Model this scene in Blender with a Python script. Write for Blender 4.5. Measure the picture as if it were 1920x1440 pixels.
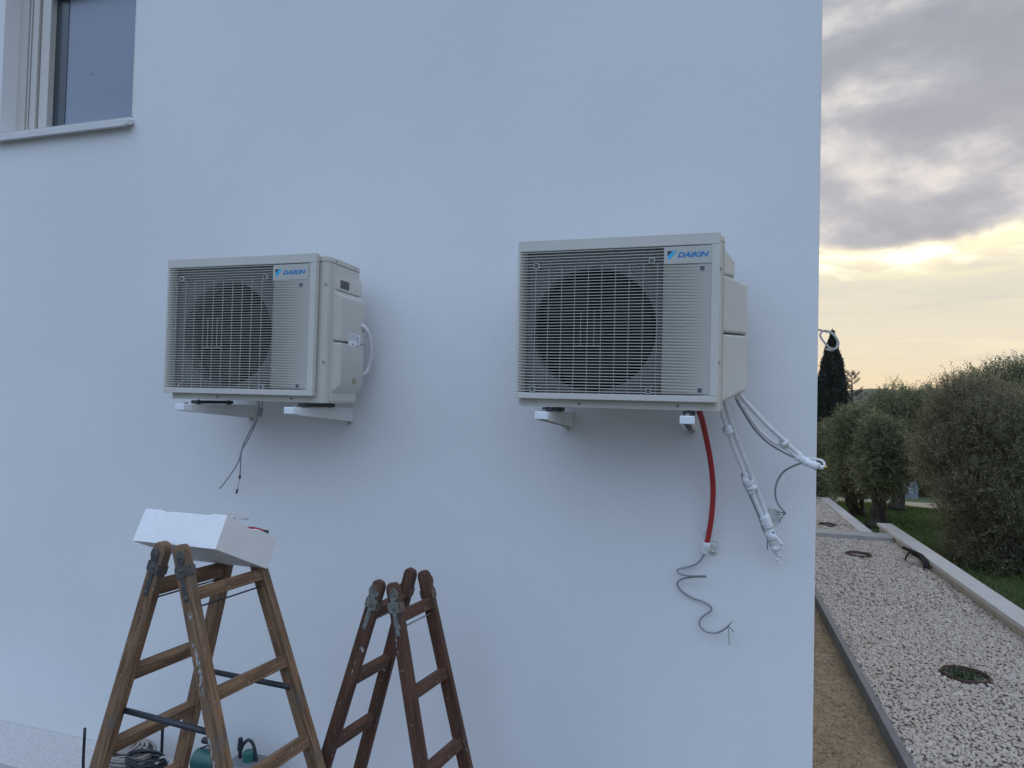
import bpy, math, random
import numpy as np
from mathutils import Vector, Matrix, Euler
random.seed(7); rng = np.random.default_rng(11)
R = math.radians
S = bpy.context.scene
COL = S.collection
for o in list(bpy.data.objects): bpy.data.objects.remove(o)

# ------------------------------------------------------------------ camera
cd = bpy.data.cameras.new('camera'); cam = bpy.data.objects.new('camera', cd); COL.objects.link(cam)
cd.sensor_width = 36; cd.lens = 1246.67/1920*36; cd.clip_end = 5000; cd.clip_start = 0.05
_y, _p, _r = R(16.897), R(1.503), R(1.444)
fw = Vector((-math.sin(_y)*math.cos(_p), math.cos(_y)*math.cos(_p), math.sin(_p)))
r0 = Vector((math.cos(_y), math.sin(_y), 0)); u0 = r0.cross(fw)
rt = r0*math.cos(_r)+u0*math.sin(_r); up = -r0*math.sin(_r)+u0*math.cos(_r)
cam.matrix_world = Matrix(((rt.x, up.x, -fw.x, 0), (rt.y, up.y, -fw.y, 0), (rt.z, up.z, -fw.z, 0), (0, 0, 0, 1)))
S.camera = cam
S.view_settings.view_transform = 'Standard'; S.view_settings.look = 'None'
S.view_settings.exposure = 0.0; S.view_settings.gamma = 1.0
S.view_settings.use_curve_mapping = False
S.render.engine = 'CYCLES'

# ------------------------------------------------------------------ world: dusk sky, cloud deck ahead, clearer blue behind
SUN_AZ, SUN_EL = 11.6, 12.6                    # degrees from +Y towards +X, and above the horizon
W = bpy.data.worlds.new('World'); S.world = W; W.use_nodes = True
nt = W.node_tree; nt.nodes.clear()
class N:
    """tiny node helper"""
    def __init__(s, tree): s.t = tree
    def n(s, kind, **kw):
        nd = s.t.nodes.new(kind)
        for k, v in kw.items(): setattr(nd, k, v)
        return nd
    def lk(s, a, b): s.t.links.new(a, b)
    def put(s, sock, v):
        if isinstance(v, bpy.types.NodeSocket): s.lk(v, sock)
        else: sock.default_value = v
    def math(s, op, a, b=0.0, c=None, clamp=False):
        nd = s.n('ShaderNodeMath', operation=op); nd.use_clamp = clamp
        s.put(nd.inputs[0], a); s.put(nd.inputs[1], b)
        if c is not None: s.put(nd.inputs[2], c)
        return nd.outputs[0]
    def mix(s, f, a, b, bt='MIX'):
        nd = s.n('ShaderNodeMix', data_type='RGBA', blend_type=bt)
        s.put(nd.inputs['Factor'], f)
        for sock, v in ((nd.inputs[6], a), (nd.inputs[7], b)):
            if not isinstance(v, bpy.types.NodeSocket): v = (*v[:3], 1)
            s.put(sock, v)
        return nd.outputs[2]
    def ss(s, v, lo, hi, a=0.0, b=1.0):
        nd = s.n('ShaderNodeMapRange', interpolation_type='SMOOTHSTEP')
        s.put(nd.inputs[0], v)
        for i, q in enumerate((lo, hi, a, b)): s.put(nd.inputs[1+i], q)
        return nd.outputs[0]
    def ramp(s, v, stops, interp='LINEAR'):
        nd = s.n('ShaderNodeValToRGB'); e = nd.color_ramp.elements; nd.color_ramp.interpolation = interp
        while len(e) < len(stops): e.new(0.5)
        for el, (p, c) in zip(e, stops):
            el.position = p; el.color = (*c, 1) if len(c) == 3 else c
        s.put(nd.inputs[0], v); return nd.outputs[0]
    def noise(s, vec, scale, detail=5, rough=0.5, dist=0.0, out='Fac'):
        nd = s.n('ShaderNodeTexNoise'); nd.inputs['Scale'].default_value = scale
        nd.inputs['Detail'].default_value = detail; nd.inputs['Roughness'].default_value = rough
        nd.inputs['Distortion'].default_value = dist
        if vec is not None: s.lk(vec, nd.inputs['Vector'])
        return nd.outputs[out]
w = N(nt)
tc = w.n('ShaderNodeTexCoord').outputs['Generated']
sep = w.n('ShaderNodeSeparateXYZ'); w.lk(tc, sep.inputs[0])
dz = sep.outputs[2]
den = w.math('ADD', w.math('MAXIMUM', dz, 0.0), 0.12)
cp = w.n('ShaderNodeCombineXYZ')
w.lk(w.math('DIVIDE', sep.outputs[0], den), cp.inputs[0]); w.lk(w.math('DIVIDE', sep.outputs[1], den), cp.inputs[1])
plane = cp.outputs[0]
sky = w.n('ShaderNodeTexSky', sky_type='NISHITA'); sky.sun_disc = False
sky.sun_elevation = R(SUN_EL); sky.sun_rotation = R(SUN_AZ); sky.air_density = 1.0; sky.dust_density = 1.5; sky.ozone_density = 2.0
# how far a direction lies towards the sun's side (1) or behind the photographer (0)
sunh = (math.sin(R(SUN_AZ)), math.cos(R(SUN_AZ)))
side = w.math('ADD', w.math('MULTIPLY', sep.outputs[0], sunh[0]), w.math('MULTIPLY', sep.outputs[1], sunh[1]))
ahead = w.ss(side, -0.75, 0.55)
n_big = w.noise(plane, 0.9, 7, 0.55, 0.4)
n_mid = w.noise(plane, 2.3, 8, 0.58, 0.6)
mp = w.n('ShaderNodeMapping'); w.lk(tc, mp.inputs[0]); mp.inputs['Scale'].default_value = (2.2, 2.2, 21)
n_str = w.noise(mp.outputs[0], 1.6, 7, 0.6, 0.5)
mp3 = w.n('ShaderNodeMapping'); w.lk(tc, mp3.inputs[0]); mp3.inputs['Scale'].default_value = (3.4, 3.4, 11)
n_gap = w.noise(mp3.outputs[0], 2.1, 6, 0.55, 0.6)
mp2 = w.n('ShaderNodeMapping'); w.lk(tc, mp2.inputs[0]); mp2.inputs['Scale'].default_value = (3, 3, 5.5)
n_puff = w.noise(mp2.outputs[0], 2.9, 9, 0.52, 0.1)
# ragged lower edge of the cloud deck
edge = w.math('ADD', dz, w.math('MULTIPLY', w.math('SUBTRACT', w.noise(mp2.outputs[0], 2.6, 6, 0.55, 0.3), 0.5), 0.075))
deck = w.ss(edge, 0.206, 0.232)
deckcol = w.ramp(w.ss(n_puff, 0.30, 0.74), [(0.0, (0.36, 0.375, 0.43)), (0.40, (0.43, 0.445, 0.495)), (0.65, (0.53, 0.53, 0.56)), (1.0, (0.72, 0.70, 0.69))])
deckcol = w.mix(w.ss(dz, 0.52, 0.24), deckcol, w.mix(1.0, deckcol, (1.22, 1.16, 1.10), 'MULTIPLY'))
low = w.ramp(dz, [(0.0, (1.0, 0.73, 0.40)), (0.035, (0.95, 0.76, 0.51)), (0.08, (0.86, 0.76, 0.59)), (0.16, (0.84, 0.77, 0.63)), (0.20, (0.84, 0.77, 0.61)), (0.24, (0.84, 0.77, 0.64))])
low = w.mix(w.math('MULTIPLY', w.ss(n_str, 0.47, 0.66), 0.55), low, (0.70, 0.67, 0.59))
low = w.mix(w.math('MULTIPLY', w.ss(n_str, 0.47, 0.33), 0.5), low, (1.0, 0.90, 0.62))
# the thin bright gap under the deck near the sun
gap = w.math('MULTIPLY', w.ss(edge, 0.178, 0.206), w.ss(edge, 0.228, 0.210))
vs = Vector((math.sin(R(SUN_AZ))*math.cos(R(SUN_EL)), math.cos(R(SUN_AZ))*math.cos(R(SUN_EL)), math.sin(R(SUN_EL))))
dp = w.n('ShaderNodeVectorMath', operation='DOT_PRODUCT'); w.lk(tc, dp.inputs[0]); dp.inputs[1].default_value = vs
near = w.ss(dp.outputs['Value'], 0.90, 0.998)
low = w.mix(w.math('MULTIPLY', gap, w.ss(n_gap, 0.56, 0.42, 0.05, 1.0)), low, (1.45, 1.32, 0.98))
cloud = w.mix(deck, low, deckcol)
glow = w.mix(w.math('MULTIPLY', near, gap), (1, 1, 1), (1.25, 1.2, 1.1))
cloud = w.mix(1.0, cloud, glow, 'MULTIPLY')
# away from the sun the same clouds are lit by blue sky only
back = w.mix(w.ss(n_big, 0.3, 0.75), (0.74, 0.99, 1.43), (0.82, 1.04, 1.42))
# an even cloud layer is darker low down and brighter overhead
kz = w.ss(dz, 0.0, 0.75, 0.36, 1.52); kc = w.n('ShaderNodeCombineColor')
for q in range(3): w.lk(kz, kc.inputs[q])
back = w.mix(1.0, back, kc.outputs[0], 'MULTIPLY')
cloud = w.mix(ahead, back, cloud)
ten = w.n('ShaderNodeVectorMath', operation='SCALE'); w.lk(cloud, ten.inputs[0]); ten.inputs['Scale'].default_value = 10
cover = w.math('ADD', 0.80, w.math('MULTIPLY', ahead, 0.2), clamp=True)
final = w.mix(cover, sky.outputs[0], ten.outputs[0])
bg = w.n('ShaderNodeBackground'); bg.inputs['Strength'].default_value = 0.1; w.lk(final, bg.inputs['Color'])
wo = w.n('ShaderNodeOutputWorld'); w.lk(bg.outputs[0], wo.inputs[0])

# ------------------------------------------------------------------ sun behind the cloud edge
sl = bpy.data.lights.new('sun', 'SUN'); sl.energy = 0.9; sl.angle = R(14); sl.color = (1.0, 0.80, 0.52)
so = bpy.data.objects.new('sun', sl); COL.objects.link(so)
so.rotation_euler = vs.to_track_quat('Z', 'Y').to_euler()

# ------------------------------------------------------------------ mesh helpers
class MB:
    def __init__(s): s.v = []; s.f = []
    def add(s, vs, fs):
        b = len(s.v); s.v += [tuple(p) for p in vs]; s.f += [tuple(i+b for i in f) for f in fs]; return s
    def box(s, x0, x1, y0, y1, z0, z1):
        return s.add([(x0,y0,z0),(x1,y0,z0),(x1,y1,z0),(x0,y1,z0),(x0,y0,z1),(x1,y0,z1),(x1,y1,z1),(x0,y1,z1)],
                     [(0,3,2,1),(4,5,6,7),(0,1,5,4),(1,2,6,5),(2,3,7,6),(3,0,4,7)])
    def hexa(s, lo, hi):
        """lo, hi: two 4-point loops"""
        return s.add(list(lo)+list(hi), [(0,3,2,1),(4,5,6,7),(0,1,5,4),(1,2,6,5),(2,3,7,6),(3,0,4,7)])
    def prism(s, pts, a, b, axis='Y'):
        """polygon extruded along an axis; pts in the two other axes"""
        f = {'Y': lambda p, t: (p[0], t, p[1]), 'X': lambda p, t: (t, p[0], p[1]), 'Z': lambda p, t: (p[0], p[1], t)}[axis]
        n = len(pts)
        vs = [f(p, a) for p in pts]+[f(p, b) for p in pts]
        fs = [tuple(range(n)), tuple(range(2*n-1, n-1, -1))]+[(i, i+n, (i+1) % n+n, (i+1) % n) for i in range(n)]
        return s.add(vs, fs)
    def tube(s, path, r, seg=10, cap=True, flat=1.0):
        P = [Vector(p) for p in path]; n = len(P); rr = r if isinstance(r, (list, tuple)) else [r]*n
        prev = None; b = len(s.v)
        for i, p in enumerate(P):
            t = (P[min(i+1, n-1)]-P[max(i-1, 0)]).normalized()
            if prev is None:
                a = Vector((0, 0, 1)) if abs(t.z) < 0.9 else Vector((1, 0, 0)); u = t.cross(a).normalized()
            else: u = (prev-t*prev.dot(t)).normalized()
            prev = u; v_ = t.cross(u)
            for k in range(seg):
                a = 2*math.pi*k/seg; s.v.append(tuple(p+(u*math.cos(a)+v_*math.sin(a)*flat)*rr[i]))
        for i in range(n-1):
            for k in range(seg):
                k2 = (k+1) % seg; s.f.append((b+i*seg+k, b+i*seg+k2, b+(i+1)*seg+k2, b+(i+1)*seg+k))
        if cap: s.f.append(tuple(b+k for k in range(seg))[::-1]); s.f.append(tuple(b+(n-1)*seg+k for k in range(seg)))
        return s
    def cyl(s, p0, p1, r, seg=16, r2=None): return s.tube([p0, p1], [r, r if r2 is None else r2], seg)
    def xf(s, M): s.v = [tuple(M @ Vector(p)) for p in s.v]; return s
    def build(s, name, mat, parent=None, smooth=False, bevel=0, kind=None, seg=2):
        me = bpy.data.meshes.new(name); me.from_pydata(s.v, [], s.f); me.validate(); me.update()
        o = bpy.data.objects.new(name, me); COL.objects.link(o)
        if mat: me.materials.append(mat)
        if parent: o.parent = parent
        if smooth: me.polygons.foreach_set('use_smooth', [True]*len(me.polygons))
        if bevel:
            m = o.modifiers.new('bevel', 'BEVEL'); m.width = bevel; m.segments = seg; m.limit_method = 'ANGLE'; m.angle_limit = R(40)
            me.polygons.foreach_set('use_smooth', [True]*len(me.polygons)); m.harden_normals = True
        if kind: o['kind'] = kind
        return o
def spline(P, k=6):
    """Catmull-Rom through the points"""
    P = [Vector(p) for p in P]; Q = [P[0]*2-P[1]]+P+[P[-1]*2-P[-2]]; out = []
    for i in range(1, len(Q)-2):
        for j in range(k):
            t = j/k; a, b, c, d = Q[i-1:i+3]
            out.append(0.5*((2*b)+(c-a)*t+(2*a-5*b+4*c-d)*t*t+(3*b-a-3*c+d)*t**3))
    return out+[P[-1]]
def npmesh(name, V, F, mat, parent=None, rnd=None, kind=None, smooth=False):
    """big numpy mesh: V (n,3), F (m,k) of constant k"""
    me = bpy.data.meshes.new(name); k = F.shape[1]
    me.vertices.add(len(V)); me.vertices.foreach_set('co', V.astype(np.float32).ravel())
    me.loops.add(F.size); me.loops.foreach_set('vertex_index', F.astype(np.int32).ravel())
    me.polygons.add(len(F)); me.polygons.foreach_set('loop_start', np.arange(0, F.size, k, dtype=np.int32))
    if rnd is not None:
        a = me.attributes.new('rnd', 'FLOAT', 'POINT'); a.data.foreach_set('value', rnd.astype(np.float32))
    me.update(calc_edges=True); me.materials.append(mat)
    if smooth: me.polygons.foreach_set('use_smooth', [True]*len(me.polygons))
    o = bpy.data.objects.new(name, me); COL.objects.link(o)
    if parent: o.parent = parent
    if kind: o['kind'] = kind
    return o
def thing(name, label, cat, loc=(0, 0, 0), rotz=0, group=None):
    o = bpy.data.objects.new(name, None); COL.objects.link(o); o.empty_display_size = 0.1
    o.location = loc; o.rotation_euler = (0, 0, rotz); o['label'] = label; o['category'] = cat
    if group: o['group'] = group
    return o
def tag(o, label, cat, group=None, kind=None):
    o['label'] = label; o['category'] = cat
    if group: o['group'] = group
    if kind: o['kind'] = kind
    return o
def shift(pts, org): return [Vector(p)-Vector(org) for p in pts]

# ------------------------------------------------------------------ materials
def mat(name, col, rough=0.6, var=0.0, vscale=8, bump=0.0, bscale=60, bdist=0.002, metal=0.0, spec=0.5, col2=None, stretch=(1, 1, 1), attr=False, detail=5, dirt=None, coat=0.0, trans=0.0, lo=0.35, hi=0.65):
    m = bpy.data.materials.new(name); m.use_nodes = True; t = m.node_tree; t.nodes.clear(); g = N(t)
    out = g.n('ShaderNodeOutputMaterial'); b = g.n('ShaderNodeBsdfPrincipled')
    b.inputs['Roughness'].default_value = rough; b.inputs['Metallic'].default_value = metal
    b.inputs['Specular IOR Level'].default_value = spec; b.inputs['Coat Weight'].default_value = coat
    co = g.n('ShaderNodeTexCoord').outputs['Object']
    mpn = g.n('ShaderNodeMapping'); g.lk(co, mpn.inputs[0]); mpn.inputs['Scale'].default_value = stretch; v = mpn.outputs[0]
    c = None
    if col2 is not None or var:
        c2 = col2 if col2 is not None else tuple(x*(1-var) for x in col)
        f = g.ss(g.noise(v, vscale, detail, 0.6), lo, hi)
        c = g.mix(f, col, c2)
    if attr:
        a = g.n('ShaderNodeAttribute', attribute_name='rnd').outputs['Fac']
        c = g.mix(a, c if c is not None else col, attr)
    if dirt is not None:      # (colour, scale, low, high, strength)
        dcol, ds, dlo, dhi, dst = dirt
        f = g.math('MULTIPLY', g.ss(g.noise(co, ds, 8, 0.65), dlo, dhi), dst)
        c = g.mix(f, c if c is not None else col, dcol)
    if c is None: b.inputs['Base Color'].default_value = (*col, 1)
    else: g.lk(c, b.inputs['Base Color'])
    if bump:
        bn = g.n('ShaderNodeBump'); bn.inputs['Strength'].default_value = bump; bn.inputs['Distance'].default_value = bdist
        g.lk(g.noise(v, bscale, 4, 0.6), bn.inputs['Height']); g.lk(bn.outputs[0], b.inputs['Normal'])
    sh = b.outputs[0]
    if trans:
        tr = g.n('ShaderNodeBsdfTranslucent')
        if c is None: tr.inputs[0].default_value = (*col, 1)
        else: g.lk(c, tr.inputs[0])
        mx = g.n('ShaderNodeMixShader'); mx.inputs[0].default_value = trans
        g.lk(sh, mx.inputs[1]); g.lk(tr.outputs[0], mx.inputs[2]); sh = mx.outputs[0]
    g.lk(sh, out.inputs[0])
    return m
def ragged_paint():
    m = mat('paint_smear', (0.46, 0.46, 0.45), 0.7, 0.35, 60, 0.6, 80, 0.003); t = m.node_tree; g = N(t)
    out = [n for n in t.nodes if n.type == 'OUTPUT_MATERIAL'][0]; src = out.inputs[0].links[0].from_socket
    co = g.n('ShaderNodeTexCoord').outputs['Object']; mp_ = g.n('ShaderNodeMapping'); g.lk(co, mp_.inputs[0]); mp_.inputs['Scale'].default_value = (1, 1, 0.45)
    f = g.ss(g.noise(mp_.outputs[0], 75, 8, 0.7), 0.47, 0.53); tr = g.n('ShaderNodeBsdfTransparent'); mx = g.n('ShaderNodeMixShader')
    g.lk(f, mx.inputs[0]); g.lk(tr.outputs[0], mx.inputs[1]); g.lk(src, mx.inputs[2]); g.lk(mx.outputs[0], out.inputs[0])
    return m
def wall_material():
    m = bpy.data.materials.new('white_render'); m.use_nodes = True; t = m.node_tree; g = N(t)
    b = t.nodes['Principled BSDF']; b.inputs['Roughness'].default_value = 0.85; b.inputs['Specular IOR Level'].default_value = 0.25
    co = g.n('ShaderNodeTexCoord').outputs['Object']
    c = g.mix(g.ss(g.noise(co, 0.7, 4, 0.5), 0.3, 0.7), (0.79, 0.79, 0.79), (0.735, 0.74, 0.745))
    c = g.mix(g.math('MULTIPLY', g.ss(g.noise(co, 3.0, 6, 0.6), 0.5, 0.78), 0.25), c, (0.71, 0.72, 0.73))
    # rain and dust marks just above the paving
    sp = g.n('ShaderNodeSeparateXYZ'); g.lk(co, sp.inputs[0])
    splash = g.math('MULTIPLY', g.ss(g.math('ADD', sp.outputs[2], g.math('MULTIPLY', g.noise(co, 9, 6, 0.6), 0.25)), -1.7, -2.25), 0.45)
    c = g.mix(splash, c, (0.56, 0.54, 0.50))
    g.lk(c, b.inputs['Base Color'])
    h = g.math('ADD', g.math('MULTIPLY', g.noise(co, 170, 3, 0.6), 0.6), g.math('MULTIPLY', g.noise(co, 45, 4, 0.55), 0.7))
    h = g.math('ADD', h, g.math('MULTIPLY', g.noise(co, 6, 2, 0.5), 1.0))
    bn = g.n('ShaderNodeBump'); bn.inputs['Strength'].default_value = 0.45; bn.inputs['Distance'].default_value = 0.0035
    g.lk(h, bn.inputs['Height']); g.lk(bn.outputs[0], b.inputs['Normal'])
    return m
def wood_material(name, c1, c2, c3, paint=None, pthr=(0.62, 0.68), pscale=9):
    m = bpy.data.materials.new(name); m.use_nodes = True; t = m.node_tree; g = N(t)
    b = t.nodes['Principled BSDF']; b.inputs['Roughness'].default_value = 0.62; b.inputs['Specular IOR Level'].default_value = 0.35
    co = g.n('ShaderNodeTexCoord').outputs['Object']
    mpn = g.n('ShaderNodeMapping'); g.lk(co, mpn.inputs[0]); mpn.inputs['Scale'].default_value = (38, 38, 2.2)
    gr = g.noise(mpn.outputs[0], 1.6, 6, 0.65, 1.2)
    c = g.mix(g.ss(gr, 0.32, 0.68), c1, c2)
    c = g.mix(g.math('MULTIPLY', g.ss(g.noise(co, 6, 6, 0.6), 0.48, 0.72), 0.75), c, c3)
    sc = g.n('ShaderNodeMapping'); g.lk(co, sc.inputs[0]); sc.inputs['Scale'].default_value = (60, 60, 9)
    c = g.mix(g.math('MULTIPLY', g.ss(g.noise(sc.outputs[0], 2.0, 5, 0.7), 0.66, 0.74), 0.6), c, tuple(x*2.2 for x in c1))
    if paint:
        pm_ = g.n('ShaderNodeMapping'); g.lk(co, pm_.inputs[0]); pm_.inputs['Scale'].default_value = (2.0, 2.0, 1.0)
        f = g.ss(g.noise(pm_.outputs[0], pscale, 8, 0.72, 0.4), *pthr)
        c = g.mix(g.math('MULTIPLY', f, 0.9), c, paint)
        sp_ = g.ss(g.noise(co, 70, 2, 0.5), 0.71, 0.74)
        c = g.mix(g.math('MULTIPLY', sp_, 0.8), c, paint)
    g.lk(c, b.inputs['Base Color'])
    bn = g.n('ShaderNodeBump'); bn.inputs['Strength'].default_value = 0.35; bn.inputs['Distance'].default_value = 0.0012
    g.lk(gr, bn.inputs['Height']); g.lk(bn.outputs[0], b.inputs['Normal'])
    return m
M = dict(
    wall=wall_material(),
    ivory=mat('ivory_plastic', (0.60, 0.585, 0.53), 0.42, 0.05, 5, 0.06, 260, 0.0006, dirt=((0.40, 0.37, 0.31), 7, 0.55, 0.8, 0.18)),
    ivory_metal=mat('ivory_sheet_metal', (0.585, 0.56, 0.50), 0.27, 0.05, 4, dirt=((0.36, 0.33, 0.28), 9, 0.55, 0.8, 0.2)),
    badge=mat('badge_plastic', (0.50, 0.495, 0.45), 0.6, 0.03, 5),
    plate=mat('fan_plate_metal', (0.34, 0.34, 0.35), 0.5, 0.1, 6),
    cavity=mat('dark_cavity', (0.006, 0.0065, 0.009), 0.7),
    blade=mat('fan_plastic', (0.014, 0.015, 0.019), 0.5),
    wire=mat('grille_wire', (0.46, 0.45, 0.43), 0.4),
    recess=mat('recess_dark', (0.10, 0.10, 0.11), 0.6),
    logo_blue=mat('logo_blue', (0.012, 0.20, 0.50), 0.45), logo_cyan=mat('logo_cyan', (0.05, 0.45, 0.75), 0.45), logo_dark=mat('logo_dark', (0.008, 0.014, 0.03), 0.45),
    label=mat('label_white', (0.80, 0.81, 0.84), 0.5), ink=mat('label_ink', (0.05, 0.05, 0.08), 0.6), warn=mat('warning_yellow', (0.62, 0.50, 0.10), 0.5),
    bracket=mat('bracket_white', (0.74, 0.74, 0.73), 0.45, 0.06, 9, dirt=((0.45, 0.43, 0.40), 20, 0.58, 0.75, 0.35)),
    capw=mat('cap_plastic', (0.80, 0.83, 0.86), 0.4), rubber=mat('black_rubber', (0.05, 0.052, 0.056), 0.7),
    zinc=mat('zinc_metal', (0.42, 0.42, 0.42), 0.42, 0.2, 30, metal=0.7),
    red=mat('red_corrugated', (0.40, 0.030, 0.028), 0.45, 0.15, 14),
    insul=mat('pipe_insulation', (0.74, 0.74, 0.74), 0.75, 0.10, 35, 0.4, 120, 0.001, dirt=((0.5, 0.48, 0.44), 30, 0.55, 0.7, 0.4)),
    tape=mat('white_tape', (0.80, 0.82, 0.84), 0.45, 0.10, 40, 0.5, 60, 0.002),
    grayd=mat('mid_gray_wire', (0.33, 0.335, 0.35), 0.5, 0.08, 20), gray=mat('gray_cable', (0.27, 0.28, 0.29), 0.5, 0.08, 20), grayl=mat('light_gray_cable', (0.46, 0.46, 0.46), 0.5, 0.08, 20),
    wblue=mat('wire_blue', (0.03, 0.10, 0.25), 0.5), wgreen=mat('wire_green', (0.10, 0.22, 0.06), 0.5), wblack=mat('wire_black', (0.02, 0.02, 0.02), 0.5), wwhite=mat('wire_white', (0.8, 0.8, 0.8), 0.5),
    copper=mat('copper', (0.62, 0.42, 0.12), 0.35, metal=0.8), hole=mat('rough_hole', (0.60, 0.60, 0.58), 0.9, 0.25, 40, 0.8, 90, 0.004),
    plastic_film=mat('crumpled_film', (0.74, 0.73, 0.68), 0.35, 0.15, 30),
    foam=mat('polystyrene', (0.84, 0.845, 0.85), 0.7, 0.04, 12, 0.45, 190, 0.0012, dirt=((0.42, 0.42, 0.44), 16, 0.66, 0.74, 0.5)),
    frame=mat('window_frame', (0.62, 0.585, 0.54), 0.38, 0.04, 4), glass=mat('blue_grey_glass', (0.27, 0.30, 0.37), 0.35, 0.05, 1.5, spec=0.45), window_dark=mat('window_dark', (0.03, 0.03, 0.035), 0.6),
    glass_reflection=mat('dark_reflection', (0.060, 0.075, 0.085), 0.2), sill=mat('sill_stone', (0.66, 0.655, 0.65), 0.5, 0.06, 8),
    wood1=wood_material('weathered_wood', (0.105, 0.062, 0.037), (0.30, 0.175, 0.095), (0.145, 0.122, 0.10), (0.42, 0.40, 0.37), (0.66, 0.72), 9),
    wood2=wood_material('red_stained_wood', (0.060, 0.029, 0.020), (0.150, 0.068, 0.041), (0.090, 0.060, 0.046), (0.38, 0.38, 0.38), (0.63, 0.68), 13),
    hinge1=mat('old_steel', (0.085, 0.090, 0.098), 0.5, 0.35, 25, 0.4, 60, 0.002, metal=0.55, col2=(0.16, 0.145, 0.13)),
    hinge2=mat('paint_caked_steel', (0.10, 0.105, 0.095), 0.7, 0, 45, 0.6, 55, 0.003, col2=(0.22, 0.225, 0.20), dirt=((0.12, 0.06, 0.04), 22, 0.5, 0.6, 0.8)),
    rod=mat('dark_rod', (0.028, 0.034, 0.045), 0.45, 0.2, 20), marker=mat('marker_ink', (0.012, 0.010, 0.012), 0.6),
    paint=ragged_paint(),
    black=mat('black_plastic', (0.02, 0.022, 0.026), 0.45), hose=mat('beige_hose', (0.33, 0.29, 0.26), 0.55, 0.3, 25), darkcable=mat('black_cable', (0.022, 0.023, 0.03), 0.5),
    green=mat('green_enamel', (0.018, 0.105, 0.095), 0.38, 0.15, 14, coat=0.2), greenc=mat('green_cap', (0.02, 0.13, 0.105), 0.4), castgrey=mat('cast_grey', (0.20, 0.20, 0.21), 0.5, 0.15, 20, 0.3, 120, 0.001), sticker=mat('green_sticker', (0.28, 0.42, 0.12), 0.5),
    redtool=mat('red_tool_plastic', (0.30, 0.012, 0.03), 0.4), steel=mat('bright_steel', (0.6, 0.6, 0.62), 0.3, metal=0.9),
    ledge=mat('washed_concrete', (0.60, 0.58, 0.56), 0.9, 0, 70, 0.7, 140, 0.003, col2=(0.50, 0.485, 0.47), lo=0.42, hi=0.62),
    terrace=mat('terrace_screed', (0.20, 0.19, 0.175), 0.9, 0.15, 3, 0.4, 50, 0.003),
    cap=mat('white_stone_cap', (0.56, 0.545, 0.52), 0.7, 0.10, 3, 0.25, 90, 0.0015, dirt=((0.38, 0.36, 0.32), 5, 0.5, 0.75, 0.4)),
    retain=mat('cream_render', (0.50, 0.46, 0.39), 0.85, 0.12, 5, 0.4, 100, 0.002, dirt=((0.34, 0.28, 0.17), 7, 0.5, 0.7, 0.6)),
    kerb=mat('grey_concrete_kerb', (0.155, 0.165, 0.18), 0.8, 0.18, 5, 0.4, 120, 0.002), kerb2=mat('grey_beam', (0.40, 0.39, 0.37), 0.8, 0.15, 5),
    gbed=mat('gravel_bed', (0.36, 0.31, 0.25), 0.95, 0.35, 60, 0.8, 70, 0.008),
    stone=mat('limestone_chips', (0.50, 0.425, 0.355), 0.85, 0, 2.2, col2=(0.48, 0.385, 0.325), attr=(0.60, 0.55, 0.48)),
    dirt=mat('brown_soil', (0.33, 0.255, 0.155), 0.95, 0, 26, 1.0, 85, 0.010, col2=(0.20, 0.145, 0.085), detail=9, dirt=((0.38, 0.30, 0.20), 3.5, 0.45, 0.7, 0.55)),
    crumb=mat('soil_crumbs', (0.21, 0.15, 0.096), 0.95, attr=(0.40, 0.33, 0.25)),
    terracotta=mat('rusty_brown_ring', (0.085, 0.045, 0.035), 0.7, 0.35, 25), soil=mat('dark_soil', (0.03, 0.024, 0.018), 0.95), 
    herb=mat('herb_leaf', (0.030, 0.055, 0.024), 0.6, attr=(0.075, 0.11, 0.05), trans=0.2),
    pipeblk=mat('brown_black_pipe', (0.022, 0.017, 0.015), 0.5, 0.2, 30),
    olive=mat('olive_leaf', (0.078, 0.082, 0.052), 0.55, attr=(0.44, 0.405, 0.27), trans=0.42, spec=0.4),
    olive2=mat('olive_leaf_green', (0.070, 0.085, 0.048), 0.55, attr=(0.42, 0.43, 0.25), trans=0.38, spec=0.4),
    cyp=mat('cypress_needles', (0.028, 0.034, 0.024), 0.7, attr=(0.060, 0.066, 0.046), trans=0.1),
    bark=mat('olive_bark', (0.085, 0.070, 0.055), 0.95, 0.5, 12, 1.0, 20, 0.03, stretch=(1, 1, 0.25)),
    grassm=mat('lawn_blades', (0.055, 0.095, 0.022), 0.7, attr=(0.16, 0.235, 0.055), trans=0.25),
    lawn=mat('lawn_ground', (0.050, 0.070, 0.025), 0.95, 0, 0.8, 0.8, 12, 0.03, col2=(0.085, 0.105, 0.04)),
    earth=mat('open_ground', (0.10, 0.095, 0.055), 0.95, 0.3, 0.05), road=mat('pale_road', (0.32, 0.275, 0.20), 0.9, 0.15, 1.2),
    hill=mat('hillside', (0.070, 0.085, 0.060), 0.95, 0.3, 0.02), farwhite=mat('far_white_render', (0.42, 0.43, 0.44), 0.8), rooft=mat('far_roof_tile', (0.30, 0.14, 0.09), 0.8), blueish=mat('pale_blue_panel', (0.20, 0.23, 0.26), 0.5),
    side=mat('side_render', (0.74, 0.74, 0.735), 0.85, 0.04, 2, 0.4, 120, 0.003),
)

# ------------------------------------------------------------------ setting
def struct(name, mb, m, **k): return mb.build(name, m, kind='structure', **k)
GZ = -2.34
me_ground = MB()
me_ground.add([(-1500, -1500, -3.4), (1500, -1500, -3.4), (1500, 2500, -3.4), (-1500, 2500, -3.4)], [(0, 1, 2, 3)])
struct('ground', me_ground, M['earth'])
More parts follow.
